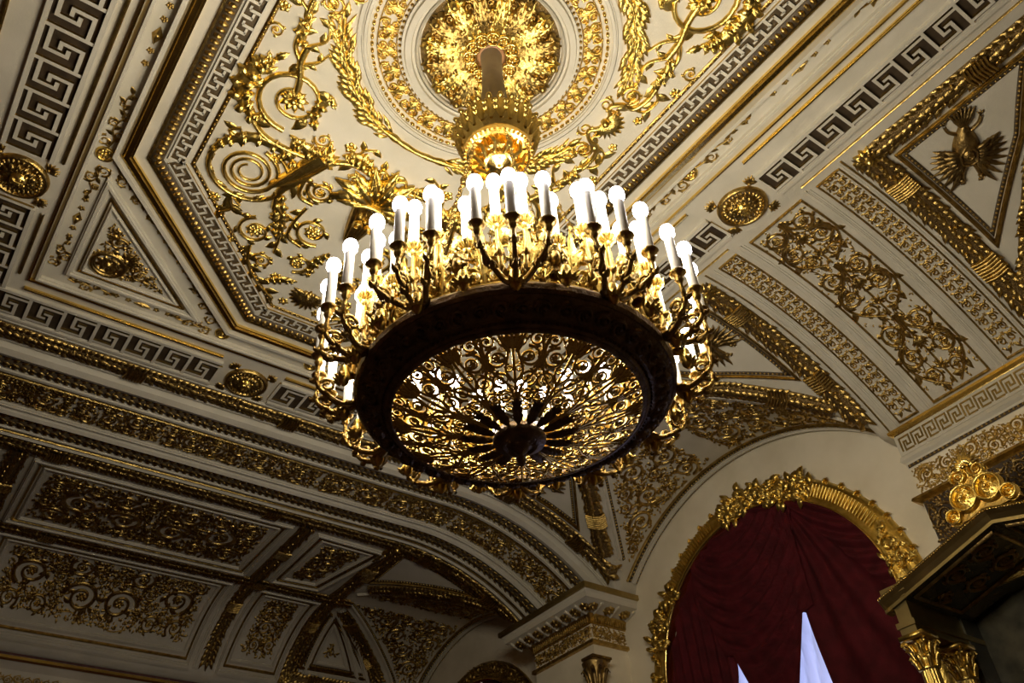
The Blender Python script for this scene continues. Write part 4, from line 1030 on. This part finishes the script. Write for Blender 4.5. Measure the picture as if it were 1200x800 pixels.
# ------------------------------------------------------------------ gilded canopy in front of the rib pier
YC = 5.48; FX = 14.0; BX = 15.75
CAN = thing('canopy', 'gilded gabled canopy on fluted columns with a dark carved underside', 'canopy', (FX, YC, FLOORZ))
def rl(g, name, mats, stuff=False, smooth=False, label=None, parent=CAN):
    V = lambda u, v, h: np.stack([u-FX, v-YC, h-FLOORZ], 1)
    return part(g, name, mats, parent, V, smooth, stuff, label)
def zr(y): return 6.80-.275*abs(y-YC)
g = G()
for sd in (1, -1):      # cornice along the gable: stepped profile
    ys = np.array([YC, YC+sd*2.36]); pr = [(0.0, .0), (-.03, -.05), (.02, -.10), (.04, -.12), (.10, -.20), (.10, -.26), (.30, -.27)]
    V = [];
    for y in ys:
        for dx, dz in pr: V.append((FX+dx, y, zr(y)+dz))
    V = np.array(V); c = len(pr); g.add(V, [[j, c+j, c+j+1, j+1] for j in range(c-1)])
    # roof skin
    g.add([(FX, ys[0], zr(ys[0])), (FX, ys[1], zr(ys[1])), (16.2, ys[1], zr(ys[1])), (16.2, ys[0], zr(ys[0]))], [[0, 1, 2, 3]])
    # end cornice, running back along the eave
    y1 = ys[1]; g.add([(FX, y1, zr(y1)), (16.2, y1, zr(y1)), (16.2, y1-sd*.10, zr(y1)-.26), (FX, y1-sd*.10, zr(y1)-.26)], [[0, 1, 2, 3]])
rl(g, 'roof', SATIN, label='stepped gilded gable cornice and roof')
g = G()
for sd in (1, -1):
    for k in range(52): y = YC+sd*(k+.5)*2.36/52; g.dome(y, zr(y)-.05, .022, .03, 5)
part(g, 'bead_moulding', BRIGHTG, CAN, lambda u, v, h: np.stack([h*-1-.02, u-YC, v-FLOORZ], 1), stuff=True)
g = G()
for sd in (1, -1): g.add([(FX+.08, YC, zr(YC)-.27), (FX+.08, YC+sd*2.2, zr(YC+sd*2.2)-.27), (BX+.4, YC+sd*2.2, zr(YC+sd*2.2)-.27), (BX+.4, YC, zr(YC)-.27)], [[0, 1, 2, 3]])
rl(g, 'soffit', SOFFIT, label='dark carved underside')
def mp_sof(sd): return lambda u, v, h: np.stack([u-FX, v-YC, zr(0)*0+6.80-.275*np.abs(v-YC)-.275-h-FLOORZ], 1)
for sd in (1, -1):
    P = [(FX+.25, YC+sd*.12), (BX-.1, YC+sd*.12), (BX-.1, YC+sd*1.8), (FX+.25, YC+sd*1.8)]
    g = G(); Pi = np.array(P)
    for (u, v, r) in ((14.55, .5, .26), (15.2, .5, .26), (14.55, 1.1, .24), (15.2, 1.1, .24), (14.9, 1.6, .16)):
        g.spiral(u, YC+sd*v, r, 0, sd, 1.6, .12, .05, 5); 
    g.strip(np.vstack([Pi, Pi[:1]]), .03, .05)
    part(g, 'soffit_carving', RELIEFG, CAN, mp_sof(sd))
# back board with gold scrolls
mT = lambda u, v, h: np.stack([BX-h-FX, u-YC, v-FLOORZ], 1)
g = G()
for y in np.arange(YC-1.95, YC+1.95, .27):
    zt = zr(y)-.30; 
    if zt-6.30 > .03: g.spiral(y, 6.36+.12*(zt-6.3), .12, 0, 1 if y > YC else -1, 1.6, .2, .07, 4)
    if zt-6.3 > .28: g.spiral(y+.1, 6.56, .09, 1, -1, 1.5, .2, .07, 3)
part(g, 'tympanum_scroll', GOLD, CAN, mT)
g = G(); g.strip([(YC-1.95, 6.27), (YC+1.95, 6.27)], .04, .08, P_STEP); part(g, 'back_moulding', OLDG, CAN, mT, False)
g = G(); 
for sd in (1, -1):      # entablature beams over the column pairs
    y0 = YC+sd*1.92; y1 = YC+sd*2.22
    g = G()
    for (za, zb, e) in ((5.44, 5.56, 0), (5.56, 5.66, .03), (5.66, 6.06, -.02), (6.06, 6.14, .03), (6.14, 6.28, .08)):
        g.box((FX+.12-e, min(y0, y1)-e, za), (17.3, max(y0, y1)+e, zb))
    rl(g, 'entablature', SATIN)
def column(x, y):
    t = link('column', None, CAN, (x-FX, y-YC, 0)); return t
def col_mesh():
    k = 96; a = np.arange(k)*2*pi/k; fl = .018*np.abs(np.cos(a*8))
    z = np.array([.35, 1.5, 3, 4.5, 6.15, 6.45]); R = np.array([.175, .175, .17, .16, .148, .148]); g = G()
    V = np.stack([(R[:, None]-.02+fl)*np.cos(a), (R[:, None]-.02+fl)*np.sin(a), np.broadcast_to(z[:, None], (6, k))], -1).reshape(-1, 3)
    I, J = np.meshgrid(np.arange(5), np.arange(k), indexing='ij'); J2 = (J+1) % k; g.add(V, np.stack([I*k+J, I*k+J2, (I+1)*k+J2, (I+1)*k+J], -1).reshape(-1, 4))
    return g.mesh('column', GOLD, None)
def cap_mesh():
    g = G(); z0 = 6.45
    g.lathe([(.15, z0-.02), (.18, z0), (.16, z0+.03), (.15, z0+.3), (.19, z0+.42)], 20); g.box((-.23, -.23, z0+.50), (.23, .23, z0+.58))
    for row, (n, zz, hh) in enumerate(((8, z0+.02, .2), (8, z0+.18, .22))):
        for k in range(n):
            a = (k+.5*row)*2*pi/n; c, s = cos(a), sin(a); g.tube([(.16*c, .16*s, zz), (.19*c, .19*s, zz+hh*.6), (.25*c, .25*s, zz+hh), (.27*c, .27*s, zz+hh*.8)], [.035, .045, .035, .015])
    for k in range(4):
        a = pi/4+k*pi/2; c, s = cos(a), sin(a)
        P = [((.25+.07*(1-t*.7)*cos(6.28*1.5*t))*c, (.25+.07*(1-t*.7)*cos(6.28*1.5*t))*s, z0+.42+.07*(1-t*.7)*sin(6.28*1.5*t)) for t in np.linspace(0, 1, 14)]
        g.tube(P, .022, 5)
    return g.mesh('capital', GOLD, None)
def base_mesh():
    g = G(); g.box((-.26, -.26, 0), (.26, .26, .14)); g.lathe([(.24, .14), (.25, .2), (.2, .26), (.2, .3), (.175, .36)], 24); return g.mesh('base', SATIN, None)
CM, KM, BM = col_mesh(), cap_mesh(), base_mesh()
for sd in (1, -1):
    for x in (14.30, 15.42):
        c = link('column', CM, CAN, (x-FX, sd*2.05, 0)); link('capital', KM, c); link('base', BM, c)
# niche behind
g = G(); x0, x1 = BX, 17.3
g.add([(x1, NY0, FLOORZ), (x1, NY1, FLOORZ), (x1, NY1, NZ), (x1, NY0, NZ)], [[0, 1, 2, 3]])
g.add([(WX-.02, NY0-.3, FLOORZ), (WX-.02, NY1+.1, FLOORZ), (WX-.02, NY1+.1, NZ), (WX-.02, NY0-.3, NZ)], [[0, 1, 2, 3]])
g.box((BX-.01, NY1, FLOORZ), (WX, NY1+.1, NZ)); g.box((BX-.01, NY0-.3, FLOORZ), (WX, NY0-.2, NZ)); g.box((BX, NY0-.3, NZ-.04), (WX, NY1+.1, NZ))
rl(g, 'back_panel', SOFFIT, label='dark marble backing')
g = G(); A = np.linspace(0, pi, 30); g.strip(np.stack([YC+1.25*np.cos(A), 4.3+1.25*np.sin(A)], 1), .10, .12, P_STEP)
for a in A[::2]: g.leaf(YC+1.25*cos(a), 4.3+1.25*sin(a), a, .3, .08, .12, n=6, h0=.05)
part(g, 'back_arch', OLDG, CAN, lambda u, v, h: np.stack([WX-.03-h-FX, u-YC, v-FLOORZ], 1))
# crest of rosette discs and palmette standing on the gable
CR = thing('gable_crest', 'gilded crest of rosette discs and a palmette standing on the canopy gable', 'crest', (FX+.05, YC, 6.8))
def mpc(u, v, h): return np.stack([-h, u-YC, v-6.8], 1)
for (y, z, r) in ((5.98, 6.86, .135), (5.70, 7.09, .25), (5.26, 7.09, .25), (4.98, 6.86, .135)):
    g = G(); cc = circ(1, 24)
    V0 = cc*r+[y, z]; g.strip(cc*r*.88+[y, z], r*.14, .13, closed=True); g.dome(y, z, r*.85, .07, 18); g.rosette(y, z, r*.62, .16, 9); g.dome(y, z, r*.2, .2, 8)
    g.strip(cc*r+[y, z], .01, .0, closed=True); part(g, 'rosette_disc', GOLD, CR, mpc)
for sd in (1, -1):
    g = G(); g.spiral(YC+sd*.17, 7.47, .15, sd*-.5, sd, 1.7, .2, .1, 3); g.spiral(YC+sd*.19, 7.28, .1, sd*.5, -sd, 1.5, .2, .1, 3); part(g, 'volute', GOLD, CR, mpc)
g = G(); g.shell(YC, 7.58, pi/2, .32, .12, 9, 2.9); part(g, 'palmette', BRIGHTG, CR, mpc)
g = G(); g.box((-.02, -.62, -.06), (.10, .62, .02)); g.box((0, -.42, .0), (.08, .42, .3)); g.box((0, -.14, .3), (.08, .14, .75)); part(g, 'crest_back', OLDG, CR, smooth=False)

# ------------------------------------------------------------------ chandelier
CH = thing('chandelier', 'huge gilded ring chandelier ablaze with candle lamps above an openwork bowl', 'chandelier', (CX, CY, H))
A0 = math.atan2(-5.58, -4.42)
def hp(g, name, mats, parent=CH, mp=None, smooth=True, stuff=False, label=None, loc=None, rz=0):
    return part(g, name, mats, parent, mp, smooth, stuff, label, loc, rz)
Zc = lambda z: z-H
g = G(); g.lathe([(.17, Zc(12.0)), (.155, Zc(11.5)), (.17, Zc(11)), (.22, Zc(10.4)), (.24, Zc(9.95))], 24); hp(g, 'rod', RODM)
g = G(); g.lathe([(.15, Zc(11.97)), (.24, Zc(11.95)), (.25, Zc(11.88)), (.15, Zc(11.86))], 24); hp(g, 'rod_collar', ORANGE)
# crown: bowl, rim of palmettes, lower boss
g = G(); g.lathe([(.24, Zc(10.0)), (.52, Zc(9.85)), (.53, Zc(9.72)), (.45, Zc(9.52)), (.47, Zc(9.47)), (.47, Zc(9.40)), (.40, Zc(9.37)), (.38, Zc(9.50)), (.30, Zc(9.48)), (.26, Zc(9.34)), (.22, Zc(9.32)), (.20, Zc(9.25)), (.16, Zc(9.24)), (.05, Zc(9.17)), (.0, Zc(9.15))], 36); CRW = hp(g, 'crown', BRIGHTG, smooth=False)
for k in range(24):
    a = k*2*pi/24; g = G(); g.leaf(0, 0, pi/2, .40, .075, .06, n=8); g.dome(0, .37, .045, .07, 6)
    for q in (.28, .18): g.dome(-.055, q, .032, .05, 5); g.dome(.055, q, .032, .05, 5)
    mpk = lambda u, v, h, a=a: np.stack([(.49+h+v*.20)*cos(a)-u*sin(a), (.49+h+v*.20)*sin(a)+u*cos(a), Zc(9.60)+v], 1)
    hp(g, 'crown_palmette', GOLD, CRW, mpk)
g = G()
for k in range(10):
    a = k*2*pi/10; g.tube([(.37*cos(a), .37*sin(a), Zc(9.44)), (.31*cos(a+.2), .31*sin(a+.2), Zc(9.33)), (.20*cos(a), .20*sin(a), Zc(9.22))], [.025, .035, .02])
    g.tube([(.31*cos(a+.3), .31*sin(a+.3), Zc(9.46)), (.27*cos(a+.3), .27*sin(a+.3), Zc(9.36)), (.22*cos(a+.5), .22*sin(a+.5), Zc(9.30))], [.02, .03, .01])
for k in range(44):
    a = k*2*pi/44; g.tube([(.435*cos(a), .435*sin(a), Zc(9.385)), (.47*cos(a), .47*sin(a), Zc(9.375))], .018, 5)
hp(g, 'crown_ornament', GOLD, CRW, stuff=True)
# main ring: dark conical band with mouldings
g = G(); RP_ = [(1.55, 5.46), (1.63, 5.43), (1.66, 5.38), (1.65, 5.33), (1.62, 5.30), (1.60, 5.305), (1.58, 5.29), (1.40, 5.205), (1.37, 5.20), (1.355, 5.17), (1.33, 5.15), (1.30, 5.155), (1.29, 5.19), (1.31, 5.24), (1.45, 5.40), (1.55, 5.46)]
g.lathe([(r, Zc(z)) for r, z in RP_], 96); RING = hp(g, 'ring', BRONZE, label='dark bronze ring band', smooth=False)
def mp_ring(u, v, h):   # u = arc length at r 1.5, v 0..1 across band
    a = u/1.5; r = 1.40+.18*v; z = 5.205+.085*v; return np.stack([(r+h*.42)*np.cos(a), (r+h*.42)*np.sin(a), Zc(z-h*.9)], 1)
g = G(); n = 48
for k in range(n):
    u = (k+.5)*2*pi*1.5/n
    mpq = None
    g.spiral(u, .5, .085, pi/2*(1 if k % 2 else -1), 1 if k % 2 else -1, 1.5, .2, .05, 2, eye=False)
    g.leaf(u+.09, .5, .6, .14, .04, .05, n=5); g.leaf(u+.09, .5, 3.7, .14, .04, .05, n=5); g.dome(u, .5, .028, .06)
def mp_ring2(u, v, h): return mp_ring(u, .5+(v-.5)/.20, h)
hp(g, 'ring_relief', BRONZE, RING, mp_ring2, stuff=True)
g = G()
for k in range(150):
    a = k*2*pi/150; g.tube([(1.365*cos(a), 1.365*sin(a), Zc(5.185)), (1.365*cos(a), 1.365*sin(a), Zc(5.165))], .014, 5)
hp(g, 'bead_row', BRONZE, RING, stuff=True)
# openwork bowl: twelve sectors
def bz(r): return 4.86+.30*(r/1.31)**1.8
def mp_bowl(a0):
    def f(u, v, h):
        r = np.hypot(u, v); a = np.arctan2(v, u)+a0; return np.stack([r*np.cos(a), r*np.sin(a), Zc(bz(r)-h)], 1)
    return f
def sector():
    g = G(); pf = P_FULL
    g.strip(catmull([(.34, 0), (.62, .0), (.95, 0), (1.28, 0)], 5), [.016]*16, .018, pf)
    for sd in (1, -1):
        for (u, v, r, a, d) in ((.60, .10, .075, 0, 1), (.80, .125, .095, pi, -1), (1.02, .15, .115, 0, 1), (1.19, .235, .085, pi/2, -1), (1.20, .085, .075, 0, -1), (.70, .055, .05, 2, 1), (.60, .16*0+.145, .045, 1, -1), (.86, .215, .05, 2, -1), (1.02, .265, .05, 1, 1), (.46, .075, .05, 0, 1), (.92, .045, .045, 0, 1)):
            g.spiral(u, sd*v, r, sd*a, sd*d, 1.6, .13, .016, 2 if r < .07 else 3, eye=r > .07, prof=pf)
        g.strip(catmull([(.36, sd*.03), (.55, sd*.02), (.72, sd*.06), (.88, sd*.2), (1.05, sd*.27), (1.25, sd*.30)], 5), .016, .016, pf)
        g.strip(catmull([(.75, 0), (.9, sd*.08), (1.1, sd*.05), (1.28, sd*.14)], 5), .014, .014, pf)
        g.leaf(1.08, sd*.03, sd*.5, .2, .035, .03, bend=-sd*.4); g.leaf(.9, sd*.2, sd*.9, .13, .03, .03, bend=-sd*.5)
    for k in range(5): g.leaf(1.12, 0, (k-2)*.42, .17, .025, .03, n=5)
    rs = random.Random(5)
    for k in range(9):         # fine tendrils between the main scrolls
        r = .42+.86*sqrt(rs.random()); a = rs.uniform(0, pi/12)
        for sd in (1, -1):
            if k % 2: g.spiral(r*cos(a), sd*r*sin(a), .035, sd*k, sd, 1.2, .2, .012, 0, eye=False, prof=pf)
            else: g.leaf(r*cos(a), sd*r*sin(a), sd*(a+k*1.3), .09, .02, .02, bend=sd*.9, n=5)
    return g
SECT = sector().mesh('grille_sector', BRIGHTG, mp_bowl(0))
GR = link('bowl_grille', None, CH)
g = G(); g.lathe([(1.31, Zc(5.17)), (1.31, Zc(5.14)), (1.27, Zc(5.13)), (1.27, Zc(5.15))], 72); GR2 = hp(g, 'bowl_grille', BRONZE); bpy.data.objects.remove(GR)
for k in range(12): link('grille_sector', SECT, GR2, (0, 0, 0), A0+k*pi/6)
# centre boss with dark leaves and drop finial
g = G(); g.lathe([(.0, Zc(4.52)), (.025, Zc(4.54)), (.05, Zc(4.60)), (.02, Zc(4.66)), (.07, Zc(4.70)), (.10, Zc(4.75)), (.14, Zc(4.77)), (.16, Zc(4.75)), (.20, Zc(4.78)), (.255, Zc(4.80)), (.27, Zc(4.84)), (.25, Zc(4.90)), (.0, Zc(4.95))], 32); BOSS = hp(g, 'boss', BRONZE, label='dark turned centre boss with drop finial')
gl = G(); gl.leaf(.24, 0, 0, .36, .05, .045, n=12, prof=None) if 0 else gl.leaf(.24, 0, 0, .36, .06, .045, n=12)
for sd in (1, -1):
    for q in range(3): gl.leaf(.3+.09*q, 0, sd*.7, .1, .022, .03, bend=-sd*.4, n=5)
LF = gl.mesh('boss_leaf', BRONZE, mp_bowl(0))
for k in range(16): link('boss_leaf', LF, BOSS, (0, 0, -.012), A0+k*pi/8)
# gallery of gilded scrollwork above the ring
def mp_gal(u, v, h):
    a = u/1.55; rr = 1.55+h+.14*v; return np.stack([rr*np.cos(a), rr*np.sin(a), Zc(5.42)+v*1.4], 1)
def gal_unit():
    g = G(); W = 2*pi*1.55/24
    for sd in (1, -1):
        g.spiral(sd*.10, .12, .10, -pi/2, sd, 1.6, .16, .035, 4); g.spiral(sd*.10, .33, .085, pi/2, -sd, 1.6, .16, .035, 4)
        g.leaf(0, .2, pi/2-sd*.5, .26, .05, .05, bend=-sd*.5)
        g.leaf(sd*.16, .02, pi/2, .2, .035, .04)
    g.leaf(0, .05, pi/2, .5, .06, .07, n=10); g.leaf(.12, .38, pi/2-.5, .2, .05, .05, bend=-.8); g.leaf(-.12, .38, pi/2+.5, .2, .05, .05, bend=.8); g.rosette(0, .22, .05, .07, 6)
    return g
GU = gal_unit().mesh('gallery_scroll', GOLD, mp_gal)
g = G(); g.lathe([(1.50, Zc(5.40)), (1.57, Zc(5.40)), (1.58, Zc(5.50)), (1.54, Zc(5.52)), (1.55, Zc(5.60)), (1.50, Zc(5.64)), (1.47, Zc(5.60)), (1.50, Zc(5.40))], 72); GAL = hp(g, 'gallery', GOLD, smooth=False)
for k in range(24): link('gallery_scroll', GU, GAL, (0, 0, 0), A0+(k+.5)*pi/12)
g = G(); g.lathe([(1.25, Zc(5.75)), (1.30, Zc(5.72)), (1.34, Zc(5.75)), (1.30, Zc(5.80)), (1.25, Zc(5.75))], 60); hp(g, 'inner_ring', GOLD)
for k in range(12):
    g = G(); a = A0+(k+.5)*pi/6; g.tube([(1.5*cos(a), 1.5*sin(a), Zc(5.5)), (1.4*cos(a), 1.4*sin(a), Zc(5.68)), (1.28*cos(a), 1.28*sin(a), Zc(5.75))], .03)
    g.tube([(1.28*cos(a), 1.28*sin(a), Zc(5.78)), (1.24*cos(a), 1.24*sin(a), Zc(6.0)), (1.20*cos(a), 1.20*sin(a), Zc(6.12))], .025)
    hp(g, 'ring_strut', GOLD)
# women's masks between the branches
def mask_mesh():
    k, n = 14, 12; g = G(); a = np.arange(k)*2*pi/k; t = np.linspace(0, pi, n)
    X = .075*np.sin(t)[:, None]*np.cos(a); Y = .065*np.sin(t)[:, None]*np.sin(a); Z = .105*np.cos(t)[:, None]+0*a
    f = np.clip(np.cos(a), 0, 1)[None]*np.ones((n, 1))
    X = X+.03*np.exp(-((Z+.01)/.022)**2-(Y/.016)**2)*(f > .5)+.008*np.exp(-((Z+.055)/.012)**2-(Y/.025)**2)*(f > .5)-.012*np.exp(-((Z-.018)/.014)**2-((np.abs(Y)-.03)/.016)**2)*(f > .5)
    V = np.stack([X, Y, Z], -1).reshape(-1, 3); I, J = np.meshgrid(np.arange(n-1), np.arange(k), indexing='ij'); J2 = (J+1) % k
    g.add(V, np.stack([I*k+J, I*k+J2, (I+1)*k+J2, (I+1)*k+J], -1).reshape(-1, 4))
    for s in range(9):
        b = -1.9+s*.475; g.tube([(.0, .075*sin(b), .10*cos(b)), (.05, .085*sin(b), .10*cos(b)+.01), (.03, .105*sin(b), .09*cos(b)-.01)], [.022, .028, .02], 5)
    for sd in (1, -1): g.tube([(.02, sd*.075, .04), (.02, sd*.095, -.03), (.03, sd*.07, -.10), (.03, sd*.10, -.15)], [.025, .022, .018, .01], 5)
    g.tube([(-.02, 0, -.08), (-.01, 0, -.15), (0, 0, -.2)], [.04, .04, .07], 8)
    return g.mesh('mask', OLDG, None)
MK = mask_mesh()
for k in range(12):
    a = A0+(k+.5)*pi/6; o = link('mask', MK, CH, (1.70*cos(a), 1.70*sin(a), Zc(5.66)), a)
# candle branches
def arm_mesh(R0, z0, R1, z1, side, drop, vol=.09, thick=.028):
    """branch starting on the ring at (R0, z0), ending in a cup at (R1, z1), swung sideways"""
    g = G(); n = 16; t = np.linspace(0, 1, n)
    P = np.array(catmull([(R0, 0, z0), (R0+(R1-R0)*.45, side*.35, z0-drop), (R1-.01, side*.85, z0-drop*.4+.06), (R1, side, z1-.14)], 6))
    g.tube(P, np.linspace(thick*1.3, thick*.8, len(P)), 6)
    # volute under the cup
    c = np.array([R1-.10, side*.8, z0-drop*.2+.05]); d = np.array([1., side*.6, 0]); d /= np.linalg.norm(d)
    g.tube([c+vol*(1-.75*s)*(cos(-1.3+s*10)*d+np.array([0, 0, sin(-1.3+s*10)])) for s in np.linspace(0, 1, 18)], np.linspace(.026, .014, 18), 5)
    # leaves along it
    for f in (.2, .5, .8):
        q = P[int(f*(len(P)-1))]; g.tube([q, q+[.035, .0, -.03], q+[.06, 0, -.02], q+[.07, 0, .01]], [.03, .035, .02, .006], 5)
        T_ = P[min(int(f*(len(P)-1))+1, len(P)-1)]-q; T_ /= np.linalg.norm(T_)+1e-9
        for sd in (1, -1): g.tube([q-T_*.03, q+[0, sd*.03, 0], q+T_*.05+[0, sd*.045, 0]], [.02, .026, .006], 5)
    return g.mesh('candle_arm', OLDG, lambda u, v, h: np.stack([u, v, Zc(h)], 1))
gc = G(); gc.lathe([(.015, -.16), (.03, -.14), (.045, -.10), (.03, -.07), (.065, -.035), (.085, -.015), (.075, .0), (.05, .01), (.045, .0), (.0, .0)], 14)
CUPM = gc.mesh('candle_cup', OLDG, None)
gcg = G(); gcg.lathe([(.015, -.16), (.03, -.14), (.05, -.10), (.03, -.07), (.07, -.035), (.09, -.015), (.08, .0), (.05, .01), (.045, .0), (.0, .0)], 14)
for k in range(10):
    a = k*2*pi/10; gcg.tube([(.03*cos(a), .03*sin(a), -.1), (.075*cos(a), .075*sin(a), -.05), (.095*cos(a), .095*sin(a), .01)], [.012, .018, .006], 4)
CUPG = gcg.mesh('candle_cup', GOLD, None)
gs = G(); gs.lathe([(.050, 0), (.050, .46), (.043, .475), (.0, .475)], 14); SLV = gs.mesh('candle', CANDLE, None)
gb = G(); gb.lathe([(.030, .47), (.044, .49), (.074, .53), (.077, .58), (.062, .63), (.02, .66), (.0, .665)], 12); BLB = gb.mesh('bulb', BULB, None)
ARMS = {}
def branch(a, R0, z0, R1, z1, dth, drop, cup):
    side = R1*sin(dth); Rr = R1*cos(dth); key = (R0, z0, R1, z1, round(dth, 3))
    if key not in ARMS: ARMS[key] = arm_mesh(R0, z0, Rr, z1, side, drop)
    o = link('candle_arm', ARMS[key], CH, (0, 0, 0), a)
    for nm, me in (('candle_cup', cup), ('candle', SLV), ('bulb', BLB)):
        c = link(nm, me, o, (Rr, side, Zc(z1)), 0)
    return (Rr, side, z1)
LIGHTS = []
for k in range(12):
    a = A0+radians(2.2)+k*pi/6
    b = [(1.60, 5.42, 2.06, 5.80, 0, .14, CUPM), (1.62, 5.42, 2.03, 5.80, radians(9), .10, CUPM), (1.62, 5.42, 2.03, 5.80, -radians(9), .10, CUPM),
         (1.45, 5.62, 1.66, 6.24, radians(4.6), .06, CUPG), (1.45, 5.62, 1.66, 6.24, -radians(4.6), .06, CUPG), (1.48, 5.55, 1.62, 6.02, radians(15), .05, CUPG)]
    for i, q in enumerate(b):
        r_, s_, z_ = branch(a, *q)
        if i in (0, 3, 5): LIGHTS.append((r_*cos(a)-s_*sin(a), r_*sin(a)+s_*cos(a), Zc(z_)+.71, i))
    # leafy pendant under the ring
    g = G()
PD = G()
for k in range(5):
    b = (k-2)*.5; PD.tube([(0, 0, 0), (.04*cos(b), .05*sin(b), -.06), (.08*cos(b), .09*sin(b), -.10), (.11*cos(b), .12*sin(b), -.07)], [.03, .035, .025, .008], 5)
PD.tube([(0, 0, .06), (0, 0, -.05), (0, 0, -.13), (0, 0, -.17)], [.05, .06, .045, .01], 8); PDM = PD.mesh('leaf_pendant', GOLD, None)
for k in range(24):
    a = A0+radians(2.2)+k*pi/12; link('leaf_pendant', PDM, CH, (1.76*cos(a), 1.76*sin(a), Zc(5.36 if k % 2 == 0 else 5.44)), a)
# chains from crown to gallery
def chain_mesh(L, n):
    g = G(); st = L/n; a = np.linspace(0, 2*pi, 9)
    for k in range(n):
        c = (k+.5)*st
        if k % 2: P = [(.022*cos(x), 0, c+st*.62*sin(x)) for x in a]
        else: P = [(0, .022*cos(x), c+st*.62*sin(x)) for x in a]
        g.tube(P, .0085, 4)
        if k % 8 == 4: g.lathe([(.0, c-.06), (.03, c-.04), (.04, c), (.03, c+.04), (.0, c+.06)], 8)
    return g.mesh('chain', OLDG, None)
for k in range(6):
    a = A0+radians(17)+k*pi/3; p0 = Vector((.42*cos(a), .42*sin(a), Zc(9.38))); p1 = Vector((1.26*cos(a), 1.26*sin(a), Zc(5.80))); d = p1-p0
    if k == 0: CHM = chain_mesh(d.length, 44)
    o = link('chain', CHM, CH, p0); o.rotation_euler = d.to_track_quat('Z', 'X').to_euler()
# the lamps' own light
for (x, y, z, i) in LIGHTS:
    l = bpy.data.lights.new('candle_light', 'POINT'); l.energy = LAMP_W*(1.0 if i == 0 else .8); l.color = LAMP_COL; l.shadow_soft_size = .06
    o = bpy.data.objects.new('candle_light', l); COL.objects.link(o); o.location = (CX+x, CY+y, H+z)
print('tris', sum(sum(len(p.vertices)-2 for p in m.polygons) for m in bpy.data.meshes), 'objects', len(bpy.data.objects))
